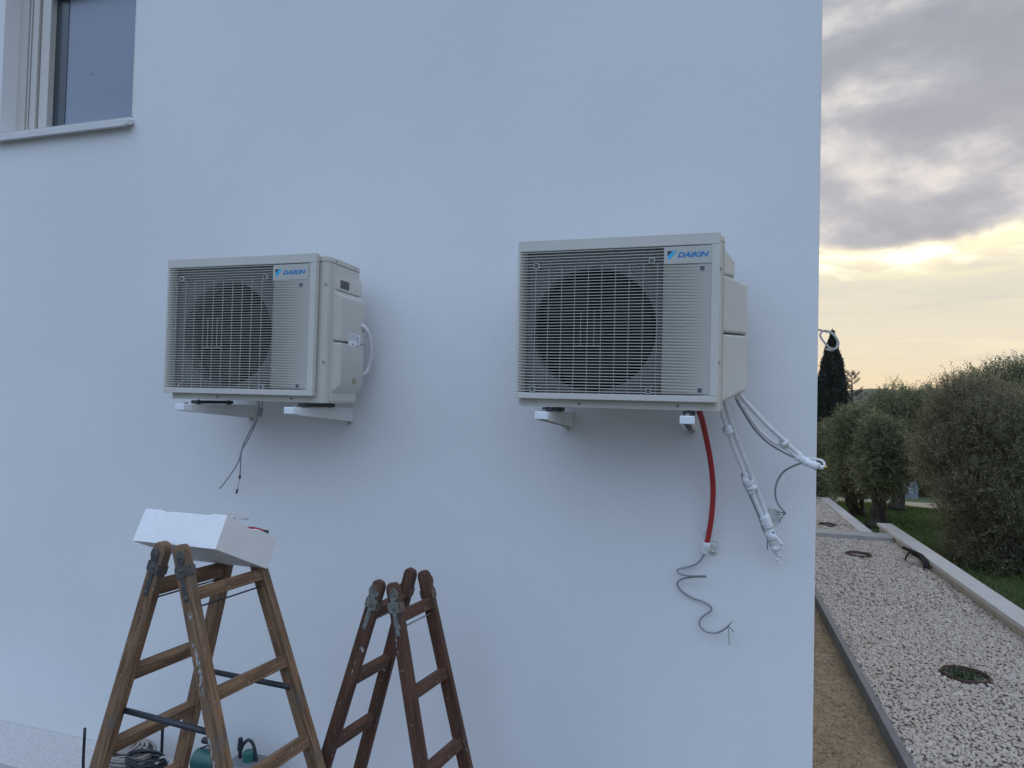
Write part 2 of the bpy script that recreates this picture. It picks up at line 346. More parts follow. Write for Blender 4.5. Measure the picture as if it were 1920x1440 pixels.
# lawn: gently uneven grid
def grid(x0, x1, nx, y0, y1, ny, zf):
    X, Y = np.meshgrid(np.linspace(x0, x1, nx), np.linspace(y0, y1, ny)); Z = zf(X, Y)
    V = np.stack([X.ravel(), Y.ravel(), Z.ravel()], 1); i = np.arange(nx*ny).reshape(ny, nx)
    F = np.stack([i[:-1, :-1].ravel(), i[:-1, 1:].ravel(), i[1:, 1:].ravel(), i[1:, :-1].ravel()], 1)
    return V, F
def lawn_z(X, Y):
    return -2.52+0.04*np.sin(X*0.9+1)*np.cos(Y*0.7)+0.02*np.sin(X*2.3)*np.sin(Y*1.9+0.5)-0.068*np.clip(Y-17.5, 0, 12)
V, F = grid(2.72, 40, 120, -8, 34, 130, lawn_z)
npmesh('lawn', V, F, M['lawn'], kind='structure', smooth=True)
V, F = grid(-20, 2.72, 60, 17.8, 34, 60, lawn_z)
npmesh('lawn', V, F, M['lawn'], kind='structure', smooth=True)
struct('road', MB().box(-60, 90, 22.4, 23.6, -3.2, -2.82), M['road'])
struct('terrace', MB().box(-14, 1.17, -6, 3.3, -3.5, GZ), M['terrace'])
struct('paving_ledge', MB().box(-12, -1.1, 2.93, 3.3, GZ-0.05, -2.19), M['ledge'], bevel=0.008)
# brown dirt strip beside the house
def dirt_z(X, Y): return -2.285+0.012*np.sin(X*9+Y*2)*np.sin(Y*3.1)+0.006*np.sin(X*23)*np.cos(Y*17)
V, F = grid(0.455, 1.172, 60, 3.3, 12.9, 500, lambda X, Y: dirt_z(X, Y)+rng.normal(0, 0.0022, X.shape))
npmesh('soil_strip', V, F, M['dirt'], kind='structure', smooth=True)
ICO_V = []
ph = (1+5**.5)/2
for a in (-1, 1):
    for b in (-ph, ph): ICO_V += [(a, b, 0), (0, a, b), (b, 0, a)]
ICO_V = np.array(ICO_V, float); ICO_V /= np.linalg.norm(ICO_V[0])
def hull_faces(V):
    F = []; n = len(V); d = np.linalg.norm(V[:, None]-V[None], axis=2); e = d[d > 1e-6].min()*1.05
    for i in range(n):
        for j in range(i+1, n):
            for k in range(j+1, n):
                if d[i, j] < e and d[j, k] < e and d[i, k] < e:
                    nn = np.cross(V[j]-V[i], V[k]-V[i]); F.append((i, j, k) if nn@V[i] > 0 else (i, k, j))
    return np.array(F)
ICO_F = hull_faces(ICO_V)
def randrot(n):
    q = rng.normal(size=(n, 4)); q /= np.linalg.norm(q, axis=1)[:, None]; a, b, c, d = q.T
    return np.stack([np.stack([1-2*(c*c+d*d), 2*(b*c-a*d), 2*(b*d+a*c)], 1), np.stack([2*(b*c+a*d), 1-2*(b*b+d*d), 2*(c*d-a*b)], 1), np.stack([2*(b*d-a*c), 2*(c*d+a*b), 1-2*(b*b+c*c)], 1)], 1)
def pebbles(name, x0, x1, y0, y1, n, size, z, m, avoid=(), squash=(1.0, 0.72, 0.5), zj=0.006, label=None, cat=None):
    P = np.stack([rng.uniform(x0, x1, n), rng.uniform(y0, y1, n)], 1)
    keep = np.ones(n, bool)
    for cx, cy, rr in avoid: keep &= np.hypot(P[:, 0]-cx, P[:, 1]-cy) > rr
    P = P[keep]; n = len(P)
    Z = (z(P[:, 0], P[:, 1]) if callable(z) else np.full(n, z))+rng.uniform(-zj, zj, n)
    s = size*rng.lognormal(0, 0.25, n)
    sq = np.array(squash)[None, None]*rng.uniform(0.75, 1.25, (n, 1, 3))
    v = ICO_V[None]*rng.uniform(0.78, 1.18, (n, 12, 1))*sq*s[:, None, None]
    Rz = randrot(n); flat = rng.uniform(size=n) < 0.75     # most lie flat
    a = rng.uniform(0, 2*np.pi, n); t = rng.normal(0, 0.35, n); ca, sa, ct, st = np.cos(a), np.sin(a), np.cos(t), np.sin(t)
    Rf = np.stack([np.stack([ca, -sa*ct, sa*st], 1), np.stack([sa, ca*ct, -ca*st], 1), np.stack([0*ca, st, ct], 1)], 1)
    Rm = np.where(flat[:, None, None], Rf, Rz)
    v = np.einsum('nij,nkj->nki', Rm, v)+np.concatenate([P, Z[:, None]], 1)[:, None]
    Fc = (ICO_F[None]+12*np.arange(n)[:, None, None]).reshape(-1, 3)
    o = npmesh(name, v.reshape(-1, 3), Fc, m, rnd=np.repeat(rng.uniform(0, 1, n)**1.5, 12), kind='stuff')
    return tag(o, label, cat, kind='stuff')
pots = [(2.055, 6.51, 0.165), (2.15, 11.3, 0.165), (2.07, 13.62, 0.15)]; pot_clear = [(x, y, r+0.022) for x, y, r in pots]
GR = -2.205
struct('gravel_bed', MB().box(1.23, 2.95, -3, 12.62, -2.5, GR-0.012), M['gbed'])
struct('gravel_bed', MB().box(0.45, 2.5, 13.05, 17.45, -2.5, -2.165), M['gbed'])
pebbles('gravel', 1.235, 2.945, 3.2, 8.4, 28000, 0.0150, GR, M['stone'], pot_clear, zj=0.006, label='pinkish white limestone chips filling the near bed between grey kerb and parapet', cat='gravel')
pebbles('gravel', 1.235, 2.945, 8.4, 12.62, 13000, 0.0180, GR, M['stone'], pot_clear, zj=0.009, label='pinkish white limestone chips in the bed up to the cross beam', cat='gravel')
pebbles('gravel', 0.5, 2.49, 13.1, 17.4, 8500, 0.022, -2.155, M['stone'], pot_clear, zj=0.01, label='pale limestone chips in the far bed beyond the cross beam', cat='gravel')
pebbles('soil_crumbs', 0.47, 1.165, 3.3, 8.5, 5200, 0.0058, lambda x, y: dirt_z(x, y)+0.002, M['crumb'], zj=0.002, label='small crumbs and grit lying on the brown soil strip beside the house', cat='soil')
# kerbs, beam, parapets
tag(MB().box(1.172, 1.228, -3, 12.6, -2.5, -2.178).build('kerb', M['kerb'], bevel=0.004), 'long thin dark grey kerb between brown soil and gravel bed', 'kerb')
tag(MB().box(0.45, 2.946, 12.62, 13.05, -2.6, -2.13).build('cross_beam', M['kerb2'], bevel=0.008), 'low pale concrete beam crossing the bed in front of the far gravel', 'beam')
pr = thing('garden_parapet', 'low cream garden wall with white stone cap beside the near gravel bed', 'wall', (3.05, 5, -2.6))
MB().box(-0.10, 0.085, -8, 8.72, -0.1, 0.475).build('wall_body', M['retain'], pr)
capn = 0
for k in range(12):                       # stone caps laid end to end
    ya = 13.8-5-1.22*(k+1)+0.002; yb = 13.8-5-1.22*k-0.002
    MB().box(-0.124, 0.126, ya, yb, 0.475+0.001, 0.53+random.uniform(-0.001, 0.001)).build('cap_stone', M['cap'], pr, bevel=0.004)
pf = thing('garden_parapet', 'white capped edge wall beside the far gravel bed', 'wall', (2.6, 15, -2.6))
MB().box(-0.08, 0.08, -1.95, 2.55, -0.1, 0.42).build('wall_body', M['retain'], pf)
for k in range(4):
    MB().box(-0.10, 0.11, -1.948+1.135*k, -1.948+1.135*(k+1)-0.004, 0.4215, 0.473).build('cap_stone', M['cap'], pf, bevel=0.004)
tag(MB().box(0.45, 2.49, 17.46, 17.62, -2.6, -2.12).build('end_beam', M['kerb2'], bevel=0.008), 'pale concrete edge closing the far end of the gravel beds', 'beam')
# plant rings sunk in the gravel
LEAFQ = np.array([(0, 0, 0), (0.5, 0.5, 0.06), (1, 0, 0), (0.5, -0.5, 0.06)])
def leaf_mesh(name, P, D, L, Wd, m, parent=None, rnd=None, kind=None):
    """one rhombus per leaf: P base, D direction, L length, Wd width"""
    n = len(P); D = D/np.linalg.norm(D, axis=1)[:, None]
    A = rng.normal(size=(n, 3)); B = np.cross(D, A); B /= np.linalg.norm(B, axis=1)[:, None]; C = np.cross(D, B)
    V = P[:, None]+LEAFQ[None, :, 0:1]*D[:, None]*L[:, None, None]+LEAFQ[None, :, 1:2]*B[:, None]*Wd[:, None, None]+LEAFQ[None, :, 2:3]*C[:, None]*L[:, None, None]
    F = np.arange(4*n).reshape(n, 4)
    return npmesh(name, V.reshape(-1, 3), F, m, parent, np.repeat(rnd if rnd is not None else rng.uniform(0, 1, n), 4), kind)
plabels = ['nearest sunken rusty brown ring with a small green plant in the gravel', 'middle sunken brown ring in the gravel before the cross beam', 'farthest sunken brown ring in the gravel beyond the cross beam']
for i, (x, y, r) in enumerate(pots):
    z = GR+0.020 if i < 2 else -2.135
    t = thing('plant_ring', plabels[i], 'planter ring', (x, y, z), 0, 'plant rings sunk in the gravel')
    mb = MB(); n = 40
    prof = [(r, -0.16), (r, 0.004), (r+0.004, 0.008), (r+0.009, 0.008), (r+0.012, 0.003), (r+0.012, -0.05)]
    vs_ = [((q[0])*math.cos(2*math.pi*k/n), q[0]*math.sin(2*math.pi*k/n), q[1]) for q in prof for k in range(n)]
    mb.add(vs_, [(j*n+k, j*n+(k+1) % n, (j+1)*n+(k+1) % n, (j+1)*n+k) for j in range(len(prof)-1) for k in range(n)])
    mb.build('ring', M['terracotta'], t, smooth=True)
    MB().cyl((0, 0, -0.2), (0, 0, -0.085), r, 32).build('soil_fill', M['soil'], t)
    nl = [900, 160, 60][i]
    P = np.stack([rng.normal(-0.01, r*0.42, nl), rng.normal(0, r*0.42, nl), rng.uniform(-0.085, -0.005 if i == 0 else -0.05, nl)], 1)
    P = P[np.hypot(P[:, 0], P[:, 1]) < r*0.9]
    D = rng.normal(size=P.shape); D[:, 2] = np.abs(D[:, 2])+0.3
    leaf_mesh('foliage', P, D, rng.uniform(0.02, 0.045, len(P)), rng.uniform(0.008, 0.014, len(P)), M['herb'], t, kind='stuff')
# conduit stubs rising beside the parapet
t = thing('conduit_bundle', 'bundle of dark corrugated conduits rising from gravel beside the low parapet', 'pipes', (2.87, 10.68, GR))
org = (2.87, 10.68, GR)
def corr(path, r, amp=0.12, pitch=0.012, seg=10):
    P = spline(path, 10); L = [0]
    for a, b in zip(P, P[1:]): L.append(L[-1]+(b-a).length)
    n = max(8, int(L[-1]/pitch*2)); out = []; j = 0
    for i in range(n+1):
        s_ = L[-1]*i/n
        while j < len(L)-2 and L[j+1] < s_: j += 1
        f = (s_-L[j])/max(1e-9, L[j+1]-L[j]); out.append(P[j].lerp(P[j+1], min(1, f)))
    return MB().tube(out, [r*(1+amp*(1 if i % 2 else -1)) for i in range(n+1)], seg)
corr(shift([(2.87, 10.66, GR-0.03), (2.86, 10.71, -2.10), (2.83, 10.82, -2.035), (2.77, 10.97, -2.015), (2.727, 11.18, -2.02)], org), 0.022).build('conduit', M['pipeblk'], t, smooth=True)
corr(shift([(2.905, 10.64, GR-0.03), (2.90, 10.69, -2.12), (2.872, 10.79, -2.05), (2.82, 10.93, -2.03), (2.78, 11.05, -2.035)], org), 0.022).build('conduit', M['pipeblk'], t, smooth=True)
corr(shift([(2.895, 10.72, GR-0.03), (2.885, 10.76, -2.14), (2.85, 10.86, -2.08), (2.80, 10.98, -2.06)], org), 0.020).build('conduit', M['pipeblk'], t, smooth=True)
corr(shift([(2.80, 11.0, -2.045), (2.76, 11.05, -2.07), (2.745, 11.12, -2.15), (2.74, 11.15, -2.20)], org), 0.012).build('conduit', M['terracotta'], t, smooth=True)

# ------------------------------------------------------------------ house
YW = 3.3
hs = thing('house', 'white rendered house wall carrying two outdoor units and a window upper left', 'house', (0, YW, 0))
X0, XR = -11.0, 0.452
WX0, WX1, WZ0, WZ1 = -4.725, -3.578, 1.755, 3.05      # window opening
ZB, ZT = -2.6, 5.6
def wall_panels():
    mb = MB(); d = 0.34
    # front skin with an opening, subdivided edges shared so no seams show
    xs = [X0, WX0, WX1, XR]; zs = [ZB, WZ0, WZ1, ZT]
    idx = {}
    for a, x in enumerate(xs):
        for b, z in enumerate(zs): idx[a, b] = len(mb.v); mb.v.append((x, 0, z))
    for a in range(3):
        for b in range(3):
            if (a, b) == (1, 1): continue
            mb.f.append((idx[a, b], idx[a+1, b], idx[a+1, b+1], idx[a, b+1]))
    i2 = {}
    for k, (x, z) in enumerate([(WX0, WZ0), (WX1, WZ0), (WX1, WZ1), (WX0, WZ1)]): i2[k] = len(mb.v); mb.v.append((x, d, z))
    ring = [idx[1, 1], idx[2, 1], idx[2, 2], idx[1, 2]]
    for k in range(4): mb.f.append((ring[k], i2[k], i2[(k+1) % 4], ring[(k+1) % 4]))
    o = [idx[0, 0], idx[3, 0], idx[3, 3], idx[0, 3]]
    bk = []
    for (x, z) in [(X0, ZB), (XR, ZB), (XR, ZT), (X0, ZT)]: bk.append(len(mb.v)); mb.v.append((x, 9.0, z))
    mb.f.append((idx[3, 0], bk[1], bk[2], idx[3, 3], idx[3, 2], idx[3, 1]))
    mb.f.append((bk[0], idx[0, 0], idx[0, 1], idx[0, 2], idx[0, 3], bk[3]))
    mb.f.append((idx[0, 3], idx[1, 3], idx[2, 3], idx[3, 3], bk[2], bk[3])); mb.f.append((bk[1], bk[0], bk[3], bk[2]))
    return mb
wo_ = wall_panels().build('wall', M['wall'], hs)
m = wo_.modifiers.new('bevel', 'BEVEL'); m.width = 0.006; m.segments = 3; m.limit_method = 'ANGLE'; m.angle_limit = R(60); m.harden_normals = True
wo_.data.polygons.foreach_set('use_smooth', [True]*len(wo_.data.polygons))
# plaster patches where cables leave the wall
def patch(cx, cz, rx, rz, th=0.0025, n=22):
    pts = [(cx+rx*math.cos(2*math.pi*k/n)*random.uniform(0.75, 1.1), cz+rz*math.sin(2*math.pi*k/n)*random.uniform(0.75, 1.1)) for k in range(n)]
    return MB().prism(pts, -th, 0.004)
patch(0.270, -0.50, 0.040, 0.045).build('rough_opening', M['hole'], hs)
patch(0.010, -0.675, 0.018, 0.03).build('rough_opening', M['hole'], hs)
# window
wn = bpy.data.objects.new('window', None); COL.objects.link(wn); wn.parent = hs; wn.location = (WX0, 0, WZ0)
WW, WH = WX1-WX0, WZ1-WZ0
gl = MB().box(0.375, WW-0.004, 0.165, 0.172, 0.02, WH-0.27).build('pane', M['glass'], wn)  # blue-grey base colour set directly on the pane
MB().box(0.262, 0.3745, 0.160, 0.176, 0.02, WH-0.27).build('window_dark', M['glass_reflection'], wn)  # dark reflection of the reveal, painted as a strip beside the pane
fr = MB()
fr.box(0.0, 0.075, 0.10, 0.21, 0.0, WH); fr.box(0.075, 0.262, 0.150, 0.20, 0.0, WH)
fr.box(0.0, WW, 0.155, 0.21, -0.03, 0.012)
fr.build('frame', M['frame'], wn, bevel=0.003)
for xa, xb, ya, yb in ((0.080, 0.094, 0.112, 0.15), (0.112, 0.165, 0.108, 0.15), (0.184, 0.262, 0.118, 0.15)):
    MB().box(xa, xb, ya, yb-0.0005, 0.01, WH).build('track_rail', M['frame'], wn, bevel=0.002)
for xa, xb in ((0.094, 0.112), (0.165, 0.184)):
    MB().box(xa, xb, 0.146, 0.1495, 0.01, WH).build('track_groove', M['window_dark'], wn)
MB().box(0.262, WW-0.002, 0.10, 0.21, WH-0.30, WH-0.002).build('shutter_box', M['window_dark'], wn)
sm = MB(); z0 = WZ0
sm.prism([(-0.050, -0.040), (-0.050, 0.0), (-0.044, 0.004), (0.12, 0.032), (0.12, -0.02), (-0.030, -0.02), (-0.030, -0.040)], -0.02, WW-0.004, 'X')
s_ = sm.build('sill', M['sill'], wn, bevel=0.002); s_.location = (0, 0, -0.035)
MB().prism([(-0.054, -0.070), (-0.054, -0.038), (-0.002, -0.024), (-0.002, -0.05), (-0.035, -0.070)], WW-0.006, WW+0.018, 'X').build('sill_end', M['sill'], wn, bevel=0.003)
MB().cyl((0.60, 0.1644, 0.42), (0.60, 0.1649, 0.42), 0.006, 8).build('spot_mark', M['ink'], wn)

# ------------------------------------------------------------------ outdoor units
def text_mesh(body, name, m, parent, height, width, mtx, shear=0.0, off=0.0, ext=0.0004):
    cu = bpy.data.curves.new(name, 'FONT'); cu.body = body; cu.size = 1; cu.shear = shear; cu.offset = off; cu.extrude = 0.0; cu.resolution_u = 3
    ob = bpy.data.objects.new(name, cu); COL.objects.link(ob); dg = bpy.context.evaluated_depsgraph_get(); dg.update()
    me = bpy.data.meshes.new_from_object(ob.evaluated_get(dg)); bpy.data.objects.remove(ob)
    V = np.array([v.co for v in me.vertices]); lo, hi = V.min(0), V.max(0)
    for v in me.vertices:
        x = (v.co.x-lo[0])/(hi[0]-lo[0])*width; y = (v.co.y-lo[1])/(hi[1]-lo[1])*height
        v.co = mtx @ Vector((x, y, 0))
    me.materials.clear(); me.materials.append(m); me.name = name
    o = bpy.data.objects.new(name, me); COL.objects.link(o); o.parent = parent
    return o
FACE = Matrix(((1, 0, 0), (0, 0, -1), (0, 1, 0))).to_4x4()   # text plane -> XZ plane facing -Y
def bladed_fan(r, name, parent, c):
    mb = MB()
    for b in range(3):
        a0 = b*2*math.pi/3+0.4; rows = 9; cols = 6; st = len(mb.v)
        for i in range(rows):
            rad = 0.05+(r-0.055)*i/(rows-1)
            for j in range(cols):
                a = a0+(j/(cols-1)-0.5)*1.35*(0.85+0.15*i/(rows-1))-0.35*i/(rows-1); y = 0.11-0.075*(j/(cols-1))
                mb.v.append((c[0]+rad*math.cos(a), y+c[1], c[2]+rad*math.sin(a)))
        for i in range(rows-1):
            for j in range(cols-1): q = st+i*cols+j; mb.f.append((q, q+1, q+cols+1, q+cols))
    f = mb.build(name, M['blade'], parent, smooth=True); sd = f.modifiers.new('solid', 'SOLIDIFY'); sd.thickness = 0.004
    return f
def make_unit(label, loc, Wc, Hc, z_in, xin, xpan, body, fan, clips, rods, logo, side):
    """origin: lower left corner of the front cover; x right, y into the wall"""
    t = thing('outdoor_unit', label, 'air conditioner', loc, 0, 'outdoor units on the wall')
    bx0, bx1, bz0, bz1, bd = body
    by0 = 0.038
    # ---- casing with an opening behind the grille
    f0 = by0; fx, fz, frad = fan
    n = 48; hp = [(fx+frad*math.cos(2*math.pi*k/n), fz+frad*math.sin(2*math.pi*k/n)) for k in range(n)]
    # front plate with a round hole: ring from circle to rectangle
    px0, px1, pz0, pz1 = bx0+0.02, xpan+0.035, bz0+0.035, bz1-0.02
    mb = MB()
    def rect_pt(a):
        c_, s__ = math.cos(a), math.sin(a); k = 1e9
        for lim, d in ((px1-fx, c_), (fx-px0, -c_), (pz1-fz, s__), (fz-pz0, -s__)):
            if d > 1e-6: k = min(k, lim/d)
        return (fx+c_*k, fz+s__*k)
    angs = sorted([2*math.pi*k/n for k in range(n)]+[math.atan2(z-fz, x-fx) % (2*math.pi) for x in (px0, px1) for z in (pz0, pz1)])
    m_ = len(angs)
    vin = [(fx+frad*math.cos(a), f0, fz+frad*math.sin(a)) for a in angs]; vout = [(rect_pt(a)[0], f0, rect_pt(a)[1]) for a in angs]
    vdeep = [(fx+frad*1.0*math.cos(a), f0+0.07, fz+frad*math.sin(a)) for a in angs]
    mb.add(vin+vout+vdeep, [(k, (k+1) % m_, m_+(k+1) % m_, m_+k) for k in range(m_)]+[(2*m_+k, 2*m_+(k+1) % m_, (k+1) % m_, k) for k in range(m_)])
    mb.build('fan_plate', M['plate'], t)
    MB().box(px0, px1, f0+0.15, f0+0.16, pz0, pz1).build('heat_exchanger', M['cavity'], t)
    bladed_fan(frad, 'fan', t, (fx, f0, fz))
    hub = MB().cyl((fx, f0+0.03, fz), (fx, f0+0.12, fz), 0.055, 24); hub.build('fan_hub', M['blade'], t, smooth=False, bevel=0.01)
    # ---- casing shell: walls, no front face where the plate sits
    rc = 0.028; sh = MB()
    prof = [(bx0, by0+bd), (bx0, by0+0.012), (bx0+0.004, by0+0.003), (bx0+0.012, by0)]
    prof2 = [(bx1-rc, by0), (bx1-rc*0.5, by0+rc*0.14), (bx1-rc*0.14, by0+rc*0.5), (bx1, by0+rc), (bx1, by0+bd)]
    def strip(pr_, z0_, z1_, mbx):
        b_ = len(mbx.v); k = len(pr_)
        mbx.v += [(x, y, z0_) for x, y in pr_]+[(x, y, z1_) for x, y in pr_]
        mbx.f += [(b_+i, b_+i+1, b_+k+i+1, b_+k+i) for i in range(k-1)]
    full = prof+prof2
    ztop = bz1-0.028
    # lower band, upper band and side pieces
    strip(full, bz0, pz0, sh)
    strip(full, pz1, ztop, sh)
    strip(prof+[(px0, by0)], pz0, pz1, sh); strip([(px1, by0)]+prof2, pz0, pz1, sh)
    sh.v += []; b_ = len(sh.v); sh.v += [(x, y, bz0) for x, y in full]; sh.f.append(tuple(range(b_, b_+len(full))))
    b_ = len(sh.v); sh.v += [(bx0, by0+bd, bz0), (bx1, by0+bd, bz0), (bx1, by0+bd, ztop), (bx0, by0+bd, ztop)]; sh.f.append((b_+3, b_+2, b_+1, b_))
    sh.build('casing', M['ivory_metal'], t, smooth=False)
    # top panel, a lid slightly proud of the casing
    lid = [(bx0-0.003, by0+bd+0.003), (bx0-0.003, by0+0.01), (bx0+0.009, by0-0.003), (bx1-rc, by0-0.003), (bx1-rc*0.4, by0+rc*0.15), (bx1+0.003, by0+rc), (bx1+0.003, by0+bd+0.003)]
    MB().prism(lid, ztop+0.0015, bz1, 'Z').build('top_panel', M['ivory_metal'], t, bevel=0.004)
    for (x, y) in ((bx1+0.003, by0+0.07), (bx1+0.003, by0+bd-0.05)):
        MB().cyl((x-0.001, y, bz1-0.014), (x+0.003, y, bz1-0.014), 0.0045, 10).build('screw', M['zinc'], t)
    for fx_ in (0.32, 0.80):
        MB().cyl((bx0+(bx1-bx0)*fx_, by0-0.003, bz0+0.016), (bx0+(bx1-bx0)*fx_, by0, bz0+0.016), 0.005, 10).build('screw', M['recess'], t)
    # ---- front cover
    ct = 0.030
    def sheet(x0, x1, z0, z1): pass
    fc = MB()
    fc.box(0, Wc, 0, ct, 0, z_in[0]); fc.box(0, Wc, 0, ct, z_in[1], Hc)
    fc.box(0, 0.012, 0.0, ct, z_in[0], z_in[1]); fc.box(Wc-0.034, Wc, 0.0, ct, z_in[0], z_in[1])
    fc.build('cover_frame', M['ivory'], t, bevel=0.003)
    # recessed backing: slopes back at the left edge and across the right hand panel
    MB().hexa([(0.012, 0.004, z_in[0]), (xin, 0.022, z_in[0]), (xin, 0.026, z_in[0]), (0.012, ct, z_in[0])], [(0.012, 0.004, z_in[1]), (xin, 0.022, z_in[1]), (xin, 0.026, z_in[1]), (0.012, ct, z_in[1])]).build('backing_strip', M['ivory'], t)
    xr = Wc-0.034; mb = MB()
    cols = [(xpan, 0.0255), (xpan+0.6*(xr-xpan), 0.019), (xr, 0.0045)]
    mb.prism(cols+[(xr, ct), (xpan, ct)], z_in[0], z_in[1], 'Z').build('backing_panel', M['ivory'], t)
    # slats, one object each, sharing one mesh
    zs_ = np.linspace(z_in[0]+0.009, z_in[1]-0.006, 48)
    lo_ = [(0.012, 0.0012, -0.0016), (Wc-0.034, 0.0012, -0.0016), (Wc-0.034, 0.017, 0.0022), (0.012, 0.017, 0.0022)]
    hi_ = [(0.012, 0.0008, 0.0014), (Wc-0.034, 0.0008, 0.0014), (Wc-0.034, 0.017, 0.0032), (0.012, 0.017, 0.0032)]
    first = None
    for z in zs_:
        if first is None: first = MB().hexa(lo_, hi_).build('slat', M['ivory'], t); o = first
        else: o = first.copy(); COL.objects.link(o); o.parent = t
        o.location = (0, 0, z)
    # stepped louvre faces of the closed right hand part, one behind each slat
    lv = None
    for z in zs_[1:]:
        if lv is None:
            p_ = zs_[1]-zs_[0]; xr_ = Wc-0.0345
            def sec(x, d): return [(x, 0.0014, -0.0016), (x, d, -p_+0.0018), (x, 0.024 if d > 0.008 else d+0.012, -p_+0.0018), (x, 0.024 if d > 0.008 else d+0.012, -0.0004)]
            lv = MB().hexa(sec(xpan+0.0005, 0.0165), sec(xr_, 0.0045)).build('louvre', M['ivory'], t); o = lv
        else: o = lv.copy(); COL.objects.link(o); o.parent = t
        o.location = (0, 0, z)
    rod0 = None; rz0, rz1 = z_in[0]-0.002, zs_[-6]+0.002
    for x in rods:
        if rod0 is None: rod0 = MB().box(-0.0008, 0.0008, 0.0030, 0.007, rz0, rz1).build('grille_rod', M['wire'], t); o = rod0
        else: o = rod0.copy(); COL.objects.link(o); o.parent = t
        o.location = (x, 0, 0)
    stp = rods[1]-rods[0]; mid = [rods[3]+stp*0.5, rods[4]+stp*0.5, rods[5]+stp*0.5]
    if len(rods) > 9: mid = [rods[3]+stp*0.5, rods[4]+stp*0.5]
    h0 = None
    for x in mid:
        if h0 is None: h0 = MB().box(-0.0007, 0.0007, 0.0030, 0.007, fz-0.075, fz+0.075).build('grille_rod', M['wire'], t); o = h0
        else: o = h0.copy(); COL.objects.link(o); o.parent = t
        o.location = (x, 0, 0)
    for zc_ in (fz-0.075, fz+0.075): MB().box(mid[0]-stp*0.5, mid[-1]+stp*0.5, 0.0020, 0.005, zc_-0.0008, zc_+0.0008).build('grille_crossbar', M['wire'], t)
    for (x, z) in clips:
        c_ = MB(); a = 0.0095
        c_.box(x-a-0.002, x-a, -0.0006, 0.02, z-a, z+a).box(x+a, x+a+0.002, -0.0006, 0.02, z-a, z+a)
        c_.box(x-a-0.002, x+a+0.002, -0.0006, 0.02, z+a, z+a+0.002).box(x-a-0.002, x+a+0.002, -0.0006, 0.02, z-a-0.002, z-a)
        h = c_.build('screw_hole', M['ivory'], t)
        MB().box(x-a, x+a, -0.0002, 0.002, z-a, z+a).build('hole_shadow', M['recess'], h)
    # logo plate
    lx0, lx1, lz0, lz1 = logo
    MB().box(lx0, lx1, -0.0008, 0.02, lz0, lz1).build('logo_plate', M['badge'], t, bevel=0.001)
    lw = lx1-lx0; lh = lz1-lz0
    T = Matrix.Translation((lx0+lw*0.285, -0.0014, lz0+lh*0.36)) @ FACE
    text_mesh('DAIKIN', 'logo_lettering', M['logo_blue'], t, lh*0.30, lw*0.65, T, shear=0.28, off=0.040)
    ex, ez, es = lx0+lw*0.075, lz0+lh*0.20, lh*0.54; ew = lw*0.20
    e = MB(); e.add([(ex, -0.0013, ez+es), (ex+ew, -0.0013, ez+es), (ex+ew*0.62, -0.0013, ez+es*0.60), (ex+ew*0.12, -0.0013, ez), (ex, -0.0013, ez+es*0.45)], [(4, 3, 2, 1, 0)])
    e.build('logo_emblem', M['logo_cyan'], t)
    e = MB(); e.add([(ex, -0.0017, ez+es), (ex+ew*0.52, -0.0017, ez+es), (ex+ew*0.10, -0.0017, ez+es*0.60), (ex, -0.0017, ez+es*0.5)], [(3, 2, 1, 0)])
    e.build('logo_emblem', M['logo_dark'], t)
    # ---- side service cover
    off_, ya, yb, yc, zlo, zmid, zhi, upo, zup = side
    def bulge(z0_, z1_, o_, zi0, zi1, m=M['ivory'], nm='service_cover', yA=ya, yB=yb):
        lo = [(bx1-0.001, yA, z0_), (bx1-0.001, yc, z0_), (bx1-0.001, yc, z1_), (bx1-0.001, yA, z1_)]
        hi = [(bx1+o_, yB, zi0), (bx1+o_, yc, zi0), (bx1+o_, yc, zi1), (bx1+o_, yB, zi1)]
        return MB().hexa(lo[::-1], hi[::-1]).build(nm, m, t, bevel=min(0.012, o_*0.3), seg=3)
    MB().box(bx1-0.0005, bx1+0.0035, ya-0.012, by0+bd-0.004, bz0+0.008, ztop-0.004).build('side_panel', M['ivory'], t, bevel=0.0015)
    lowr = bulge(zlo-0.035, zmid-0.0025, off_, zlo+0.02, zmid-0.0025)
    upr = bulge(zmid+0.0025, zhi+0.03, off_, zmid+0.0025, zhi)
    if upo > 0.02: bulge(zhi+0.031, zup, upo, zhi+0.031, zup-0.05, yA=ya+0.02, yB=ya+0.08)
    else: bulge(zhi+0.031, zup, upo, zhi+0.031, zup-0.03)
    for z in (bz0+0.20, ztop-0.11):
        MB().cyl((bx1-0.012, by0+0.003, z), (bx1-0.0075, by0+0.0005, z), 0.0055, 10).build('screw', M['zinc'], t)
    return t
D = 2.80
U1 = (-2.758, D, 0.0015)
c1 = [(x-U1[0], z-U1[2]) for x, z in ((-2.664, .595), (-2.153, .591), (-1.944, .545), (-2.672, .045), (-2.155, .040), (-1.946, .048))]
left = make_unit('left outdoor unit with visible side cover and white rating label', U1, 0.897, 0.6985, (0.028, 0.652), 0.050, 0.652,
    (0.018, 0.939, -0.031, 0.690, 0.30), (0.36, 0.31, 0.268), c1, [0.060+0.0585*k for k in range(10)], (0.652, 0.853, 0.570, 0.643),
    (0.036, 0.088, 0.125, 0.352, 0.045, 0.275, 0.505, 0.012, 0.63))
U2 = (-0.837, D, 0.0155)
c2 = [(x-U2[0], z-U2[2]) for x, z in ((-.752, .595), (-.256, .600), (-.053, .562), (-.758, .057), (-.261, .057), (-.055, .064))]
